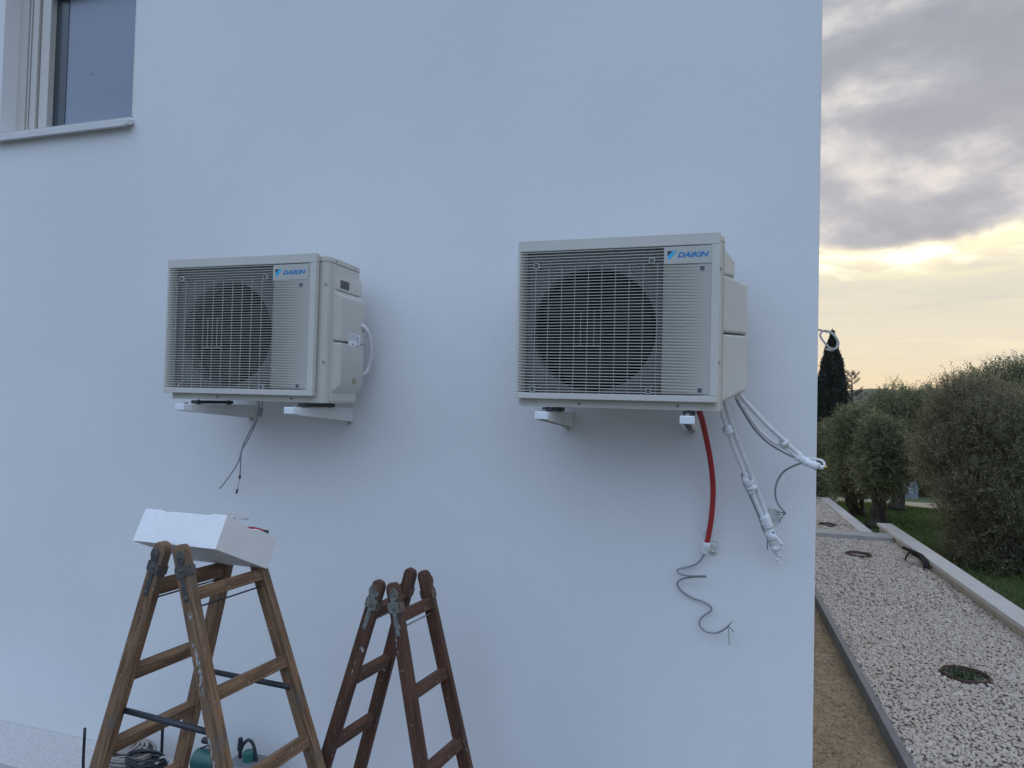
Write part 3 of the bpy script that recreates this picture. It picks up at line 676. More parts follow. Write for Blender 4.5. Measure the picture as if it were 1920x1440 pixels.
right = make_unit('right outdoor unit with red conduit and white pipes leaving below', U2, 0.854, 0.693, (0.026, 0.644), 0.040, 0.628,
    (0.004, 0.867, -0.034, 0.689, 0.30), (0.334, 0.305, 0.268), c2, [0.083+0.0580*k for k in range(9)]+[0.083+0.058*9], (0.631, 0.822, 0.568, 0.640),
    (0.100, 0.075, 0.17, 0.335, 0.035, 0.290, 0.505, 0.045, 0.655))
# details on the left unit's side: recessed grip, rating label, warning signs
sx = 0.939
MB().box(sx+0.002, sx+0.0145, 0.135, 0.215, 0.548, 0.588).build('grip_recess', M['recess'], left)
MB().box(sx+0.005, sx+0.015, 0.133, 0.217, 0.588, 0.591).build('grip_lip', M['ivory'], left)
lb = MB().box(sx+0.0365, sx+0.0372, 0.185, 0.300, 0.260, 0.325).build('rating_label', M['label'], left)
SIDE = Matrix(((0, 0, 1), (1, 0, 0), (0, 1, 0))).to_4x4()    # text plane -> YZ plane facing +X
lp = MB()
for r_ in range(7):
    y = 0.190
    while y < 0.272 and r_ < 5:
        L_ = random.uniform(0.004, 0.014); lp.box(sx+0.0373, sx+0.0375, y, y+L_, 0.317-r_*0.006, 0.319-r_*0.006); y += L_+0.004
for (a, b) in ((0.276, 0.305), (0.276, 0.288), (0.262, 0.266), (0.282, 0.266), (0.225, 0.27)):
    lp.box(sx+0.0373, sx+0.0375, a, a+0.010, b-0.005, b+0.005)
lp.build('label_print', M['ink'], lb)
e = MB(); e.add([(sx+0.0372, 0.236, 0.070), (sx+0.0372, 0.266, 0.070), (sx+0.0372, 0.251, 0.100)], [(0, 1, 2)]); wsn = e.build('warning_sign', M['ink'], left)
e = MB(); e.add([(sx+0.0376, 0.241, 0.073), (sx+0.0376, 0.261, 0.073), (sx+0.0376, 0.251, 0.093)], [(0, 1, 2)]); e.build('warning_face', M['warn'], wsn)
text_mesh('!', 'warning_mark', M['ink'], wsn, 0.013, 0.003, Matrix.Translation((sx+0.0379, 0.2495, 0.075)) @ SIDE)
e = MB(); n = 14
e.add([(sx+0.0372, 0.278+0.0055*math.cos(2*math.pi*k/n), 0.086+0.011*math.sin(2*math.pi*k/n)) for k in range(n)], [tuple(range(n))]); ws2 = e.build('warning_sign', M['ink'], left)
e = MB(); e.add([(sx+0.0375, 0.278+0.0038*math.cos(2*math.pi*k/n), 0.086+0.0085*math.sin(2*math.pi*k/n)) for k in range(n)], [tuple(range(n))]); e.build('warning_face', M['ivory'], ws2)
ip = spline([Vector(p)-Vector(U1) for p in ((-1.83, 3.10, 0.40), (-1.775, 3.130, 0.372), (-1.762, 3.16, 0.330), (-1.764, 3.18, 0.288), (-1.770, 3.20, 0.233), (-1.788, 3.21, 0.175), (-1.80, 3.20, 0.135), (-1.84, 3.16, 0.11))], 8)
MB().tube(ip, [0.0108*(1+0.10*math.sin(i*1.9)) for i in range(len(ip))], 10).build('insulated_pipe', M['insul'], left, smooth=True)

# ------------------------------------------------------------------ wall brackets
BLAB = ['white wall bracket at the left under the left outdoor unit', 'white wall bracket at the right under the left outdoor unit, side face in view', 'white wall bracket at the left under the right outdoor unit', 'white wall bracket under the right outdoor unit beside the red conduit']
def make_bracket():
    t = thing('wall_bracket', BLAB[0], 'bracket', (0, YW, 0), 0, 'white wall brackets under the outdoor units')
    hw = 0.026; y0, y1 = -0.55, -0.004; a = MB()
    a.box(-hw, hw, y0, y1, -0.003, 0.0)                      # top plate
    for sx_ in (-1, 1):
        x0_, x1_ = (-hw, -hw+0.003) if sx_ < 0 else (hw-0.003, hw)
        a.prism([(y0, -0.032), (y0, -0.0035), (y1, -0.0035), (y1, -0.078)], x0_, x1_, 'X')
        xa, xb = (-hw+0.0035, -hw+0.012) if sx_ < 0 else (hw-0.012, hw-0.0035)
        a.hexa([(xa, y0, -0.032), (xb, y0, -0.032), (xb, y0, -0.0295), (xa, y0, -0.0295)][::-1], [(xa, y1, -0.078), (xb, y1, -0.078), (xb, y1, -0.0755), (xa, y1, -0.0755)][::-1])
    a.build('arm', M['bracket'], t)
    MB().box(-hw-0.003, hw+0.003, y0-0.012, y0+0.045, -0.030, 0.003).build('end_cap', M['capw'], t, bevel=0.004)
    MB().box(-hw-0.004, hw+0.004, -0.0035, -0.0002, -0.105, 0.055).build('wall_plate', M['bracket'], t)
    for bz in (-0.088, 0.035): MB().cyl((0, -0.0036, bz), (0, -0.012, bz), 0.0075, 6).build('anchor_bolt', M['zinc'], t)
    pad = MB().box(-0.022, 0.022, -0.46, -0.19, 0.004, 0.0215).build('rubber_pad', M['rubber'], t, bevel=0.003)
    for y in (-0.43, -0.20):
        MB().cyl((0, y, -0.001), (0, y, 0.026), 0.006, 8).cyl((0, y-0.0, 0.001), (0, y, 0.0035), 0.014, 12).build('bolt', M['zinc'], t)
    MB().cyl((0, -0.515, 0.002), (0, -0.515, 0.012), 0.009, 6).build('nut', M['zinc'], t)
    return t
br0 = make_bracket()
for i, (x, z) in enumerate(((-2.592, -0.057), (-1.945, -0.057), (-0.700, -0.043), (-0.100, -0.043))):
    if i == 0: b = br0
    else:
        b = br0.copy(); COL.objects.link(b)
        for ch in list(br0.children): c_ = ch.copy(); COL.objects.link(c_); c_.parent = b
    b.location = (x, YW, z); b['label'] = BLAB[i]

# ------------------------------------------------------------------ cables and pipes
C = {
 'red_conduit': [(-0.060, 2.99, 0.03), (-0.060, 3.020, -0.015), (-0.046, 3.080, -0.067), (-0.025, 3.140, -0.164), (-0.007, 3.190, -0.263), (0.004, 3.220, -0.376), (0.001, 3.240, -0.489), (-0.011, 3.250, -0.591), (-0.022, 3.255, -0.652)],
 'curly_cable': [(-0.022, 3.262, -0.653), (-0.031, 3.270, -0.695), (-0.060, 3.275, -0.739), (-0.103, 3.280, -0.762), (-0.142, 3.270, -0.773), (-0.151, 3.260, -0.784), (-0.126, 3.250, -0.794), (-0.073, 3.250, -0.794), (-0.027, 3.250, -0.789), (-0.022, 3.2505, -0.7915), (-0.027, 3.256, -0.794), (-0.078, 3.262, -0.802), (-0.126, 3.270, -0.817), (-0.151, 3.280, -0.844), (-0.131, 3.285, -0.879), (-0.081, 3.285, -0.906), (-0.033, 3.280, -0.917), (0.001, 3.280, -0.935), (0.004, 3.280, -0.955), (-0.027, 3.280, -0.981), (-0.045, 3.280, -1.005), (-0.043, 3.275, -1.031), (-0.016, 3.270, -1.051), (0.027, 3.260, -1.049), (0.060, 3.250, -1.028), (0.080, 3.240, -1.005)],
 'tube_a': [(0.020, 2.95, 0.05), (0.026, 2.980, 0.006), (0.046, 3.040, -0.063), (0.084, 3.100, -0.169), (0.142, 3.150, -0.307), (0.176, 3.170, -0.395), (0.219, 3.190, -0.495), (0.242, 3.200, -0.549)],
 'tube_b': [(0.040, 2.96, 0.05), (0.048, 2.990, 0.011), (0.072, 3.050, -0.063), (0.111, 3.110, -0.168), (0.169, 3.160, -0.306), (0.203, 3.180, -0.395), (0.242, 3.200, -0.495), (0.259, 3.210, -0.542)],
 'tube_c': [(0.145, 3.19, -0.285), (0.129, 3.190, -0.299), (0.135, 3.200, -0.341), (0.164, 3.210, -0.401), (0.198, 3.220, -0.477), (0.222, 3.230, -0.544), (0.246, 3.240, -0.597)],
 'tube_d': [(0.10, 2.97, 0.06), (0.117, 3.000, 0.040), (0.162, 3.030, -0.009), (0.225, 3.060, -0.076), (0.288, 3.080, -0.134), (0.347, 3.090, -0.191), (0.383, 3.090, -0.219), (0.409, 3.080, -0.235), (0.435, 3.070, -0.238)],
 'tube_e': [(0.09, 2.97, 0.05), (0.104, 3.000, 0.031), (0.141, 3.030, -0.026), (0.191, 3.060, -0.096), (0.249, 3.080, -0.145), (0.298, 3.090, -0.166), (0.347, 3.090, -0.210), (0.383, 3.090, -0.235), (0.420, 3.080, -0.246)],
 'tube_hook': [(0.350, 3.100, -0.210), (0.401, 3.100, -0.212), (0.437, 3.100, -0.215), (0.452, 3.090, -0.227), (0.447, 3.080, -0.245), (0.418, 3.070, -0.247)],
 'gray_d': [(0.09, 3.0, 0.05), (0.096, 3.020, 0.026), (0.129, 3.060, -0.028), (0.176, 3.100, -0.098), (0.232, 3.130, -0.153), (0.291, 3.150, -0.189), (0.344, 3.160, -0.215), (0.373, 3.158, -0.228), (0.376, 3.150, -0.234), (0.346, 3.170, -0.250), (0.309, 3.190, -0.276), (0.285, 3.210, -0.314), (0.273, 3.220, -0.359), (0.276, 3.230, -0.408), (0.293, 3.230, -0.443), (0.317, 3.230, -0.470)],
 'corner_loop': [(0.448, 3.61, 0.408), (0.482, 3.600, 0.399), (0.516, 3.580, 0.386), (0.544, 3.560, 0.375), (0.564, 3.550, 0.353), (0.576, 3.545, 0.325), (0.568, 3.54, 0.299), (0.540, 3.540, 0.297), (0.516, 3.540, 0.322), (0.500, 3.550, 0.348), (0.497, 3.560, 0.370), (0.514, 3.572, 0.387), (0.542, 3.583, 0.383), (0.565, 3.588, 0.366), (0.579, 3.588, 0.336), (0.572, 3.583, 0.304), (0.550, 3.575, 0.291), (0.522, 3.57, 0.297)],
 'hang_a': [(-2.300, 3.0, -0.02), (-2.310, 3.020, -0.046), (-2.349, 3.050, -0.084), (-2.403, 3.100, -0.130), (-2.488, 3.150, -0.208), (-2.552, 3.180, -0.287), (-2.580, 3.200, -0.329), (-2.608, 3.210, -0.392), (-2.671, 3.220, -0.473), (-2.735, 3.220, -0.548)],
 'hang_b': [(-2.32, 3.0, -0.02), (-2.331, 3.020, -0.046), (-2.366, 3.060, -0.091), (-2.428, 3.120, -0.161), (-2.513, 3.170, -0.255), (-2.569, 3.190, -0.322), (-2.589, 3.210, -0.398), (-2.598, 3.220, -0.469)],
}
def run(key, name, r, m, t, org, seg=8, k=7): return MB().tube(spline(shift(C[key], org), k), r, seg).build(name, m, t, smooth=True)
def wireset(t, org, items, r=0.0016):
    for pts, m in items: MB().tube(spline(shift(pts, org), 4), r, 6).build('wire_end', m, t, smooth=True)
def wrap(t, org, a, b, r, wob=0.1, name='tape_wrap', m=None):
    """crumpled tape sleeve between two points"""
    a, b = Vector(a)-Vector(org), Vector(b)-Vector(org); n = 7
    P = [a.lerp(b, i/(n-1))+Vector([random.gauss(0, r*0.06) for _ in range(3)]) for i in range(n)]
    mb = MB().tube(P, [r*(1+random.uniform(-wob, wob)) for _ in P], 12)
    return mb.build(name, m or M['tape'], t, smooth=True)
org = (-0.03, 3.25, -0.2)
t = thing('red_conduit', 'red conduit hanging under the right unit with a curly grey cable below', 'conduit', org)
corr(shift(C['red_conduit'], org), 0.0125, 0.05, 0.006, 12).build('conduit_pipe', M['red'], t, smooth=True)
wrap(t, org, (-0.020, 3.256, -0.632), (-0.030, 3.263, -0.690), 0.0165, 0.14)
run('curly_cable', 'grey_cable', 0.0042, M['gray'], t, org)
wireset(t, org, [([(0.078, 3.24, -1.007), (0.096, 3.23, -0.981)], M['wblack']), ([(0.096, 3.23, -0.981), (0.108, 3.222, -0.966), (0.128, 3.22, -0.962)], M['wwhite']), ([(0.078, 3.24, -1.005), (0.095, 3.232, -1.012), (0.106, 3.230, -1.027)], M['wblue']), ([(0.106, 3.23, -1.027), (0.114, 3.23, -1.040), (0.121, 3.23, -1.058)], M['wwhite']), ([(0.078, 3.24, -1.005), (0.084, 3.24, -1.03), (0.085, 3.24, -1.06), (0.087, 3.24, -1.088)], M['wgreen'])], 0.0018)
def film(cx, cy, cz, s, n=7):
    mb = MB(); g_ = []
    for i in range(n):
        for j in range(n):
            g_.append((cx+(i/(n-1)-0.5)*s*(1+0.3*math.sin(j*1.7))+random.gauss(0, s*0.04), cy+random.uniform(-0.004, 0.004), cz+(j/(n-1)-0.5)*s*1.5+random.gauss(0, s*0.05)))
    mb.add(g_, [(i*n+j, i*n+j+1, (i+1)*n+j+1, (i+1)*n+j) for i in range(n-1) for j in range(n-1)]); return mb
film(0.012+0.03, 3.28-3.25, -0.655+0.2, 0.035).build('plastic_film', M['plastic_film'], t)
film(-0.028+0.03, 3.283-3.25, -0.59+0.2, 0.018).build('plastic_film', M['tape'], t)
org = (0.15, 3.2, -0.3)
t = thing('pipe_bundle', 'straight bundle of white insulated tubes slanting down with taped ragged end', 'pipes', org)
run('tube_a', 'insulated_tube', 0.0092, M['insul'], t, org, 10); run('tube_b', 'insulated_tube', 0.0095, M['insul'], t, org, 10)
run('tube_c', 'grey_cable', 0.0042, M['gray'], t, org)
wrap(t, org, (0.055, 3.055, -0.090), (0.066, 3.066, -0.112), 0.022, 0.06)
wrap(t, org, (0.150, 3.155, -0.318), (0.160, 3.160, -0.342), 0.023, 0.08); wrap(t, org, (0.165, 3.162, -0.350), (0.176, 3.166, -0.376), 0.024, 0.08)
wrap(t, org, (0.222, 3.192, -0.484), (0.246, 3.200, -0.535), 0.023, 0.1); wrap(t, org, (0.246, 3.203, -0.54), (0.262, 3.215, -0.588), 0.021, 0.2)
wrap(t, org, (0.260, 3.212, -0.585), (0.280, 3.225, -0.635), 0.016, 0.3, m=M['insul']); wrap(t, org, (0.268, 3.22, -0.62), (0.294, 3.23, -0.668), 0.012, 0.35)
wrap(t, org, (0.262, 3.205, -0.56), (0.303, 3.2, -0.606), 0.007, 0.3); wrap(t, org, (0.255, 3.225, -0.60), (0.272, 3.232, -0.652), 0.006, 0.3)
wrap(t, org, (0.284, 3.225, -0.672), (0.291, 3.23, -0.694), 0.007, 0.4); wrap(t, org, (0.258, 3.195, -0.548), (0.262, 3.195, -0.556), 0.007, 0.1, 'pipe_end', M['wblack'])
wireset(t, org, [([(0.246, 3.24, -0.588), (0.243, 3.24, -0.61), (0.244, 3.235, -0.640)], M['wblack']), ([(0.248, 3.24, -0.588), (0.25, 3.24, -0.61), (0.258, 3.235, -0.632)], M['wgreen']), ([(0.25, 3.24, -0.59), (0.256, 3.235, -0.61), (0.263, 3.23, -0.634)], M['gray'])], 0.002)
org = (0.3, 3.1, -0.15)
t = thing('pipe_bundle', 'bundle of white tubes bent toward the house corner with hooked end', 'pipes', org)
run('tube_d', 'insulated_tube', 0.0100, M['insul'], t, org, 10); run('tube_e', 'insulated_tube', 0.0088, M['insul'], t, org, 10); run('tube_hook', 'insulated_tube', 0.0052, M['insul'], t, org, 10)
run('gray_d', 'grey_cable', 0.0045, M['gray'], t, org)
wrap(t, org, (0.285, 3.085, -0.140), (0.302, 3.09, -0.162), 0.021, 0.08); wrap(t, org, (0.345, 3.092, -0.198), (0.372, 3.09, -0.222), 0.0185, 0.12); wrap(t, org, (0.372, 3.09, -0.222), (0.424, 3.078, -0.243), 0.0165, 0.15)
wrap(t, org, (0.42, 3.078, -0.243), (0.448, 3.075, -0.246), 0.010, 0.15)
MB().tube(shift([(0.444, 3.075, -0.247), (0.462, 3.07, -0.241)], org), 0.004, 8).build('copper_end', M['copper'], t)
wireset(t, org, [([(0.317, 3.23, -0.470), (0.298, 3.235, -0.468), (0.280, 3.24, -0.470)], M['wblack']), ([(0.317, 3.23, -0.470), (0.30, 3.24, -0.478), (0.283, 3.24, -0.479)], M['wgreen']), ([(0.318, 3.23, -0.470), (0.305, 3.24, -0.488), (0.294, 3.24, -0.512)], M['wblack'])], 0.0018)
org = (0.45, 3.6, 0.4)
t = thing('cable_loop', 'coiled pale cable sticking out past the house corner before the cypress', 'cable', org)
run('corner_loop', 'cable', 0.0050, M['grayl'], t, org)
org = (-2.33, 3.1, -0.05)
t = thing('hanging_wires', 'two thin grey wires hanging crossed beneath the left outdoor unit', 'cable', org)
run('hang_a', 'grey_wire', 0.0036, M['grayd'], t, org); run('hang_b', 'grey_wire', 0.0036, M['grayd'], t, org)
wireset(t, org, [([(-2.598, 3.22, -0.469), (-2.604, 3.22, -0.506), (-2.613, 3.22, -0.547)], M['grayl'])], 0.0024)
wrap(t, org, (-2.598, 3.22, -0.462), (-2.600, 3.22, -0.482), 0.006, 0.15, 'wire_joint', M['terracotta'])
wrap(t, org, (-2.612, 3.22, -0.545), (-2.619, 3.22, -0.568), 0.005, 0.3, 'wire_hook', M['wblack'])
wrap(t, org, (-2.345, 3.06, -0.075), (-2.375, 3.09, -0.11), 0.009, 0.2, 'cable_wrap', M['gray'])

# ------------------------------------------------------------------ ladders
def make_ladder(name, label, loc, ang, s_end, kl, kr, w, fl, g_, wood, hingem, sd, sw, rungs, spreaders, roundtop=True):
    """double sided wooden ladder. origin: middle of the near hinge; local y = rung direction, z up.
       kl,kr: sideways spread per metre of drop; w: rung width at top; fl: flare; g_: half hinge gap"""
    t = thing(name, label, 'ladder', loc, -R(ang))
    def pt(leaf, side_, s):
        k = -kl if leaf == 'L' else kr; gx = -g_ if leaf == 'L' else g_
        y = (w/2+fl*s)*(-1 if side_ == 'n' else 1)+w/2
        return Vector((k*s+gx, y, -s))
    for leaf in 'LR':
        k = -kl if leaf == 'L' else kr
        for side_ in 'nf':
            a, b = pt(leaf, side_, 0.0), pt(leaf, side_, s_end); d = (b-a).normalized()
            px_ = Vector((0, 1, 0)).cross(d).normalized(); py_ = d.cross(px_).normalized()
            mb = MB(); h = sw/2; th = sd/2
            # rounded head, tapered a little, then straight to the foot
            secs = [(-h*0.95, 0.35), (-h*0.75, 0.68), (-h*0.4, 0.92), (0.0, 1.0), ((b-a).length, 1.06)]
            for q, wd in secs:
                c_ = a+d*q
                mb.v += [tuple(c_+px_*(sx_*h*wd)+py_*(sy_*th)) for sx_, sy_ in ((-1, -1), (1, -1), (1, 1), (-1, 1))]
            n_ = len(secs)
            mb.f = [(0, 1, 2, 3)]+[(4*i+j, 4*(i+1)+j, 4*(i+1)+(j+1) % 4, 4*i+(j+1) % 4) for i in range(n_-1) for j in range(4)]+[(4*n_-1, 4*n_-2, 4*n_-3, 4*n_-4)]
            # bake into a frame whose z runs along the stile so the grain follows it
            Mx = Matrix((px_, py_, -d)).transposed().to_4x4(); Mx.translation = a
            mb.xf(Mx.inverted()); o = mb.build('stile', wood, t, bevel=0.0045); o.matrix_local = Mx
            # hinge strap down the outer face, collar and bolts
            if side_ == 'n' or roundtop:
                hb = MB(); yo = -th if side_ == 'n' else th; sg = -1 if side_ == 'n' else 1
                y0_, y1_ = sorted((yo+sg*0.0005, yo+sg*0.004))
                hb.box(-0.0105, 0.0105, y0_, y1_, -0.185, -0.03)
                hb.box(-h*0.9, h*0.9, y0_-0.0006, y1_+0.0006, -0.092, -0.050)
                hb.box(-h*1.0-0.004, -h*1.0-0.0008, -th-0.001, th+0.001, -0.092, -0.056); hb.box(h*1.0+0.0008, h*1.0+0.004, -th-0.001, th+0.001, -0.092, -0.056)
                n2 = 14; sgx = 1 if leaf == 'L' else -1
                pl = [(sgx*h*0.35+0.021*math.cos(2*math.pi*k2/n2), -0.020+0.027*math.sin(2*math.pi*k2/n2)) for k2 in range(n2)]
                hb.prism(pl, y0_-0.001, y1_+0.001, 'Y')
                o = hb.build('hinge', hingem, t, bevel=0.0012); o.matrix_local = Mx
                for bx, bz in ((0, -0.068), (0, -0.172), (sgx*h*0.35, -0.02)):
                    o = MB().cyl((bx, yo+sg*0.004, bz), (bx, yo+sg*0.009, bz), 0.0085, 10, 0.006).build('hinge_bolt', hingem, t); o.matrix_local = Mx
        for s in rungs:
            a, b = pt(leaf, 'n', s), pt(leaf, 'f', s); d = (b-a).normalized()
            dn = (pt(leaf, 'n', s_end)-pt(leaf, 'n', 0)).normalized(); nx = d.cross(dn).normalized()
            dn = nx.cross(d).normalized()
            if dn.z > 0: dn = -dn
            hh = sw*0.38; tt = sw*0.34; mb = MB()
            L_ = (b-a).length
            mb.box(-tt, tt, -hh, hh, 0.006, L_-0.006)
            Mx = Matrix((nx, -dn, d)).transposed().to_4x4(); Mx.translation = a
            if Mx.to_3x3().determinant() < 0: Mx = Matrix((-nx, -dn, d)).transposed().to_4x4(); Mx.translation = a
            o = mb.build('rung', wood, t, bevel=0.003); o.matrix_local = Mx
    for s0, side_ in spreaders:
        a, b = pt('L', side_, s0), pt('R', side_, s0); yy = 0.006 if side_ == 'n' else -0.006
        yy = (sd/2+0.006)*(1 if side_ == 'n' else -1)
        MB().cyl(a+Vector((-0.0, yy, 0)), b+Vector((0, yy, 0)), 0.0105, 12).build('spreader_bar', M['rod'], t, smooth=True)
    return t, pt
LZ = GZ
l1loc = (-1.994, 2.1, -0.611)
lad1, pt1 = make_ladder('wooden_ladder', 'taller weathered brown step ladder holding the white foam box', l1loc, 6.76, -LZ-0.611+0.004, 0.292, 0.393, 0.344, 0.049, 0.052, M['wood1'], M['hinge1'], 0.036, 0.064,
    [0.155, 0.500, 0.805, 1.105, 1.405], [])
l2loc = (-1.280, 2.5, -0.782)
lad2, pt2 = make_ladder('wooden_ladder', 'smaller dark red paint splashed step ladder standing against the wall', l2loc, 8.95, -LZ-0.782+0.004, 0.294, 0.272, 0.229, 0.045, 0.037, M['wood2'], M['hinge2'], 0.028, 0.058,
    [0.11, 0.40, 0.685, 0.965, 1.245], [])
# spreader bars and the thin tie rods under the top rungs
a, b = pt1('L', 'n', 0.648), pt1('R', 'n', 0.632)
MB().cyl(a+Vector((0.0, 0.018, 0)), b+Vector((0, 0.018, 0)), 0.0115, 12).build('spreader_bar', M['rod'], lad1, smooth=True)
a, b = pt1('L', 'f', 0.62), pt1('R', 'f', 0.60)
MB().cyl(a+Vector((0.0, -0.018, 0)), b+Vector((0, -0.018, 0)), 0.0115, 12).build('spreader_bar', M['rod'], lad1, smooth=True)
for lf in 'LR':
    a, b = pt1(lf, 'n', 0.20), pt1(lf, 'f', 0.20); MB().cyl(a, b, 0.0035, 8).build('tie_rod', M['rod'], lad1)
    a, b = pt2(lf, 'n', 0.152), pt2(lf, 'f', 0.152); MB().cyl(a, b, 0.003, 8).build('tie_rod', M['zinc'], lad2)
# dried paint smears and marker writing on the near stiles
def smear(ladder, ptf, leaf, s0, s1, off, wmax, seed, m, sd, y=0.0):
    random.seed(seed); a, b = ptf(leaf, 'n', s0), ptf(leaf, 'n', s1); d = (b-a).normalized()
    px_ = Vector((0, 1, 0)).cross(d).normalized(); py_ = d.cross(px_).normalized()
    if py_.y > 0: py_ = -py_
    n = 16; L_ = (b-a).length; mb = MB(); Lp = []; Rp = []
    for i in range(n+1):
        q = i/n; e = math.sin(math.pi*min(1, max(0, q)))**0.5*wmax*random.uniform(1.1, 1.7); c_ = off+random.uniform(-.15, .15)*wmax
        Lp.append((c_-e/2, q*L_)); Rp.append((c_+e/2, q*L_))
    mb.v = [tuple(a+px_*u+d*v+py_*(sd/2+0.0012)) for u, v in Lp+Rp[::-1]]; k = len(mb.v)
    for i in range(n): mb.f.append((i, i+1, k-2-i, k-1-i))
    return mb.build('paint_smear', m, ladder)
for args in ((0.20, 0.235, -0.004, 0.016, 1), (0.33, 0.47, 0.002, 0.014, 2), (0.29, 0.33, 0.008, 0.012, 3), (0.44, 0.50, 0.008, 0.016, 4), (0.60, 0.74, 0.018, 0.010, 5)):
    smear(lad1, pt1, 'R', args[0], args[1], args[2], args[3], args[4], M['paint'], 0.036)
for args in (('R', 0.04, 0.08, 0.006, 0.014, 6), ('R', 0.09, 0.115, 0.0, 0.018, 7), ('L', 0.10, 0.125, -0.004, 0.012, 8), ('L', 0.245, 0.27, -0.018, 0.016, 9), ('L', 0.30, 0.37, -0.006, 0.004, 10), ('L', 0.05, 0.075, 0.004, 0.022, 11), ('R', 0.015, 0.035, 0.0, 0.02, 12), ('L', 0.005, 0.04, 0.0, 0.024, 14), ('R', 0.13, 0.16, -0.004, 0.016, 15), ('L', 0.16, 0.18, 0.004, 0.012, 16), ('R', 0.18, 0.25, 0.014, 0.006, 17), ('R', 0.30, 0.31, 0.01, 0.01, 18)):
    smear(lad2, pt2, *args, M['paint'], 0.028)
smear(lad2, lambda lf, s, q: pt2(lf, 'f', q), 'L', 0.43, 0.452, 0.0, 0.03, 13, M['paint'], 0.028)
random.seed(21)
def stroke_set(ladder, ptf, leaf, s0, strokes, sd, size):
    """hand drawn marker strokes running along a stile; strokes in (across, along) letter units"""
    a, b = ptf(leaf, 'n', s0), ptf(leaf, 'n', s0+0.3); d = (b-a).normalized()
    px_ = Vector((0, 1, 0)).cross(d).normalized(); py_ = d.cross(px_).normalized()
    if py_.y > 0: py_ = -py_
    if px_.x < 0: px_ = -px_
    mb = MB()
    for st in strokes:
        for (u0, v0), (u1, v1) in zip(st, st[1:]):
            p, q = Vector((u0, v0)), Vector((u1, v1)); e = (q-p); e.normalize(); nn = Vector((-e.y, e.x))*0.09; p -= e*0.05; q += e*0.05
            c4 = [p+nn, p-nn, q-nn, q+nn]
            mb.add([tuple(a+px_*(c.x*size)+d*(c.y*size)+py_*(sd/2+0.0009)) for c in c4], [(0, 1, 2, 3)])
    return mb.build('marker_writing', M['marker'], ladder)
# across: -x left .. right; along: down the stile
stroke_set(lad1, pt1, 'L', 0.232, [[(0.1, 0), (0.0, .5), (0.7, .25), (0.9, .75)], [(0.3, .9), (0.5, 1.5), (0.9, 1.3)],
    [(0.3, 2.0), (0.0, 2.6), (0.1, 3.1), (0.45, 3.2), (0.6, 2.7), (0.45, 2.1)], [(0.2, 3.6), (0.35, 4.2), (0.6, 4.1)], [(-0.1, 4.5), (0.65, 4.9)], [(0.3, 4.3), (0.25, 5.1)],
    [(-0.1, 5.8), (0.1, 6.3), (0.65, 6.1)], [(0.3, 6.7), (0.35, 7.1)]], 0.036, 0.0130)
stroke_set(lad1, pt1, 'R', 0.735, [[(-0.8, 0), (0.5, 0.1), (0.5, 0.7), (0.15, 0.75), (0.1, 0.1)], [(-0.6, 1.0), (-0.4, 1.6)], [(-0.3, 2.6), (0.5, 2.6), (0.7, 3.4), (0.2, 3.3), (0.1, 2.7)], [(-0.3, 4.2), (0.1, 4.6), (0.7, 4.3)]], 0.036, 0.0145)

# ------------------------------------------------------------------ polystyrene box and the tools on it
ex_, ey_, ez_ = -0.4484, -0.0182, -0.0544
BM = Euler((ex_, ey_, ez_), 'XYZ').to_matrix().to_4x4(); BM.translation = Vector((-1.8238, 2.135, -0.597))
bt = thing('foam_box', 'white polystyrene box tilted on top of the brown step ladder', 'box'); bt.matrix_world = BM
bl, bd_, bh = 0.428, 0.326, 0.136
tb = MB(); th = 0.022
# walls with shallow cut-outs in the upper edges, and the floor
def wallprof(L_, z0_, z1_, notch): return [(0, z0_), (L_, z0_), (L_, z1_)]+[(L_*q, z1_-d_) for q, d_ in notch]+[(0, z1_)]
f_ = wallprof(bl, 0, bh, [(0.84, 0.0), (0.80, 0.006), (0.36, 0.004), (0.28, 0.009), (0.22, 0.002), (0.17, 0.0)])
MB().prism([(x-bl, z) for x, z in f_], 0, th).build('wall_panel', M['foam'], bt, bevel=0.002)
MB().prism([(x-bl, z) for x, z in f_], bd_-th, bd_).build('wall_panel', M['foam'], bt, bevel=0.002)
s2 = [(th+0.0004, 0), (bd_-th-0.0004, 0), (bd_-th-0.0004, bh-0.001), (bd_*0.72, bh-0.001), (bd_*0.60, bh-0.001), (bd_*0.52, bh-0.012), (bd_*0.36, bh-0.010), (bd_*0.28, bh-0.001), (th+0.0004, bh-0.001)]
MB().prism(s2, -th, 0, 'X').build('wall_panel', M['foam'], bt, bevel=0.002)
MB().prism(s2, -bl, -bl+th, 'X').build('wall_panel', M['foam'], bt, bevel=0.002)
MB().box(-bl+th+0.0004, -th-0.0004, th+0.0004, bd_-th-0.0004, 0.0006, 0.095).build('inner_block', M['foam'], bt)
tt = thing('hand_tool', 'small tool with red handle lying in the foam box', 'tool'); tt.matrix_world = BM @ Matrix.Translation((-0.10, 0.235, 0.140)) @ Matrix.Rotation(R(20), 4, 'Z')
MB().tube(spline([(0, 0, 0), (0.03, 0.004, 0.002), (0.065, 0, 0), (0.085, -0.004, 0)], 5), [0.011, 0.011, 0.011, 0.012, 0.012, 0.013, 0.013, 0.013, 0.013, 0.013, 0.012, 0.012, 0.011, 0.010, 0.009, 0.008], 10).build('handle', M['redtool'], tt, smooth=True)
MB().cyl((0.084, -0.004, 0), (0.10, -0.005, 0), 0.010, 10).build('end_cap', M['black'], tt)
MB().cyl((-0.06, 0, 0), (0, 0, 0), 0.003, 8).build('shaft', M['steel'], tt)
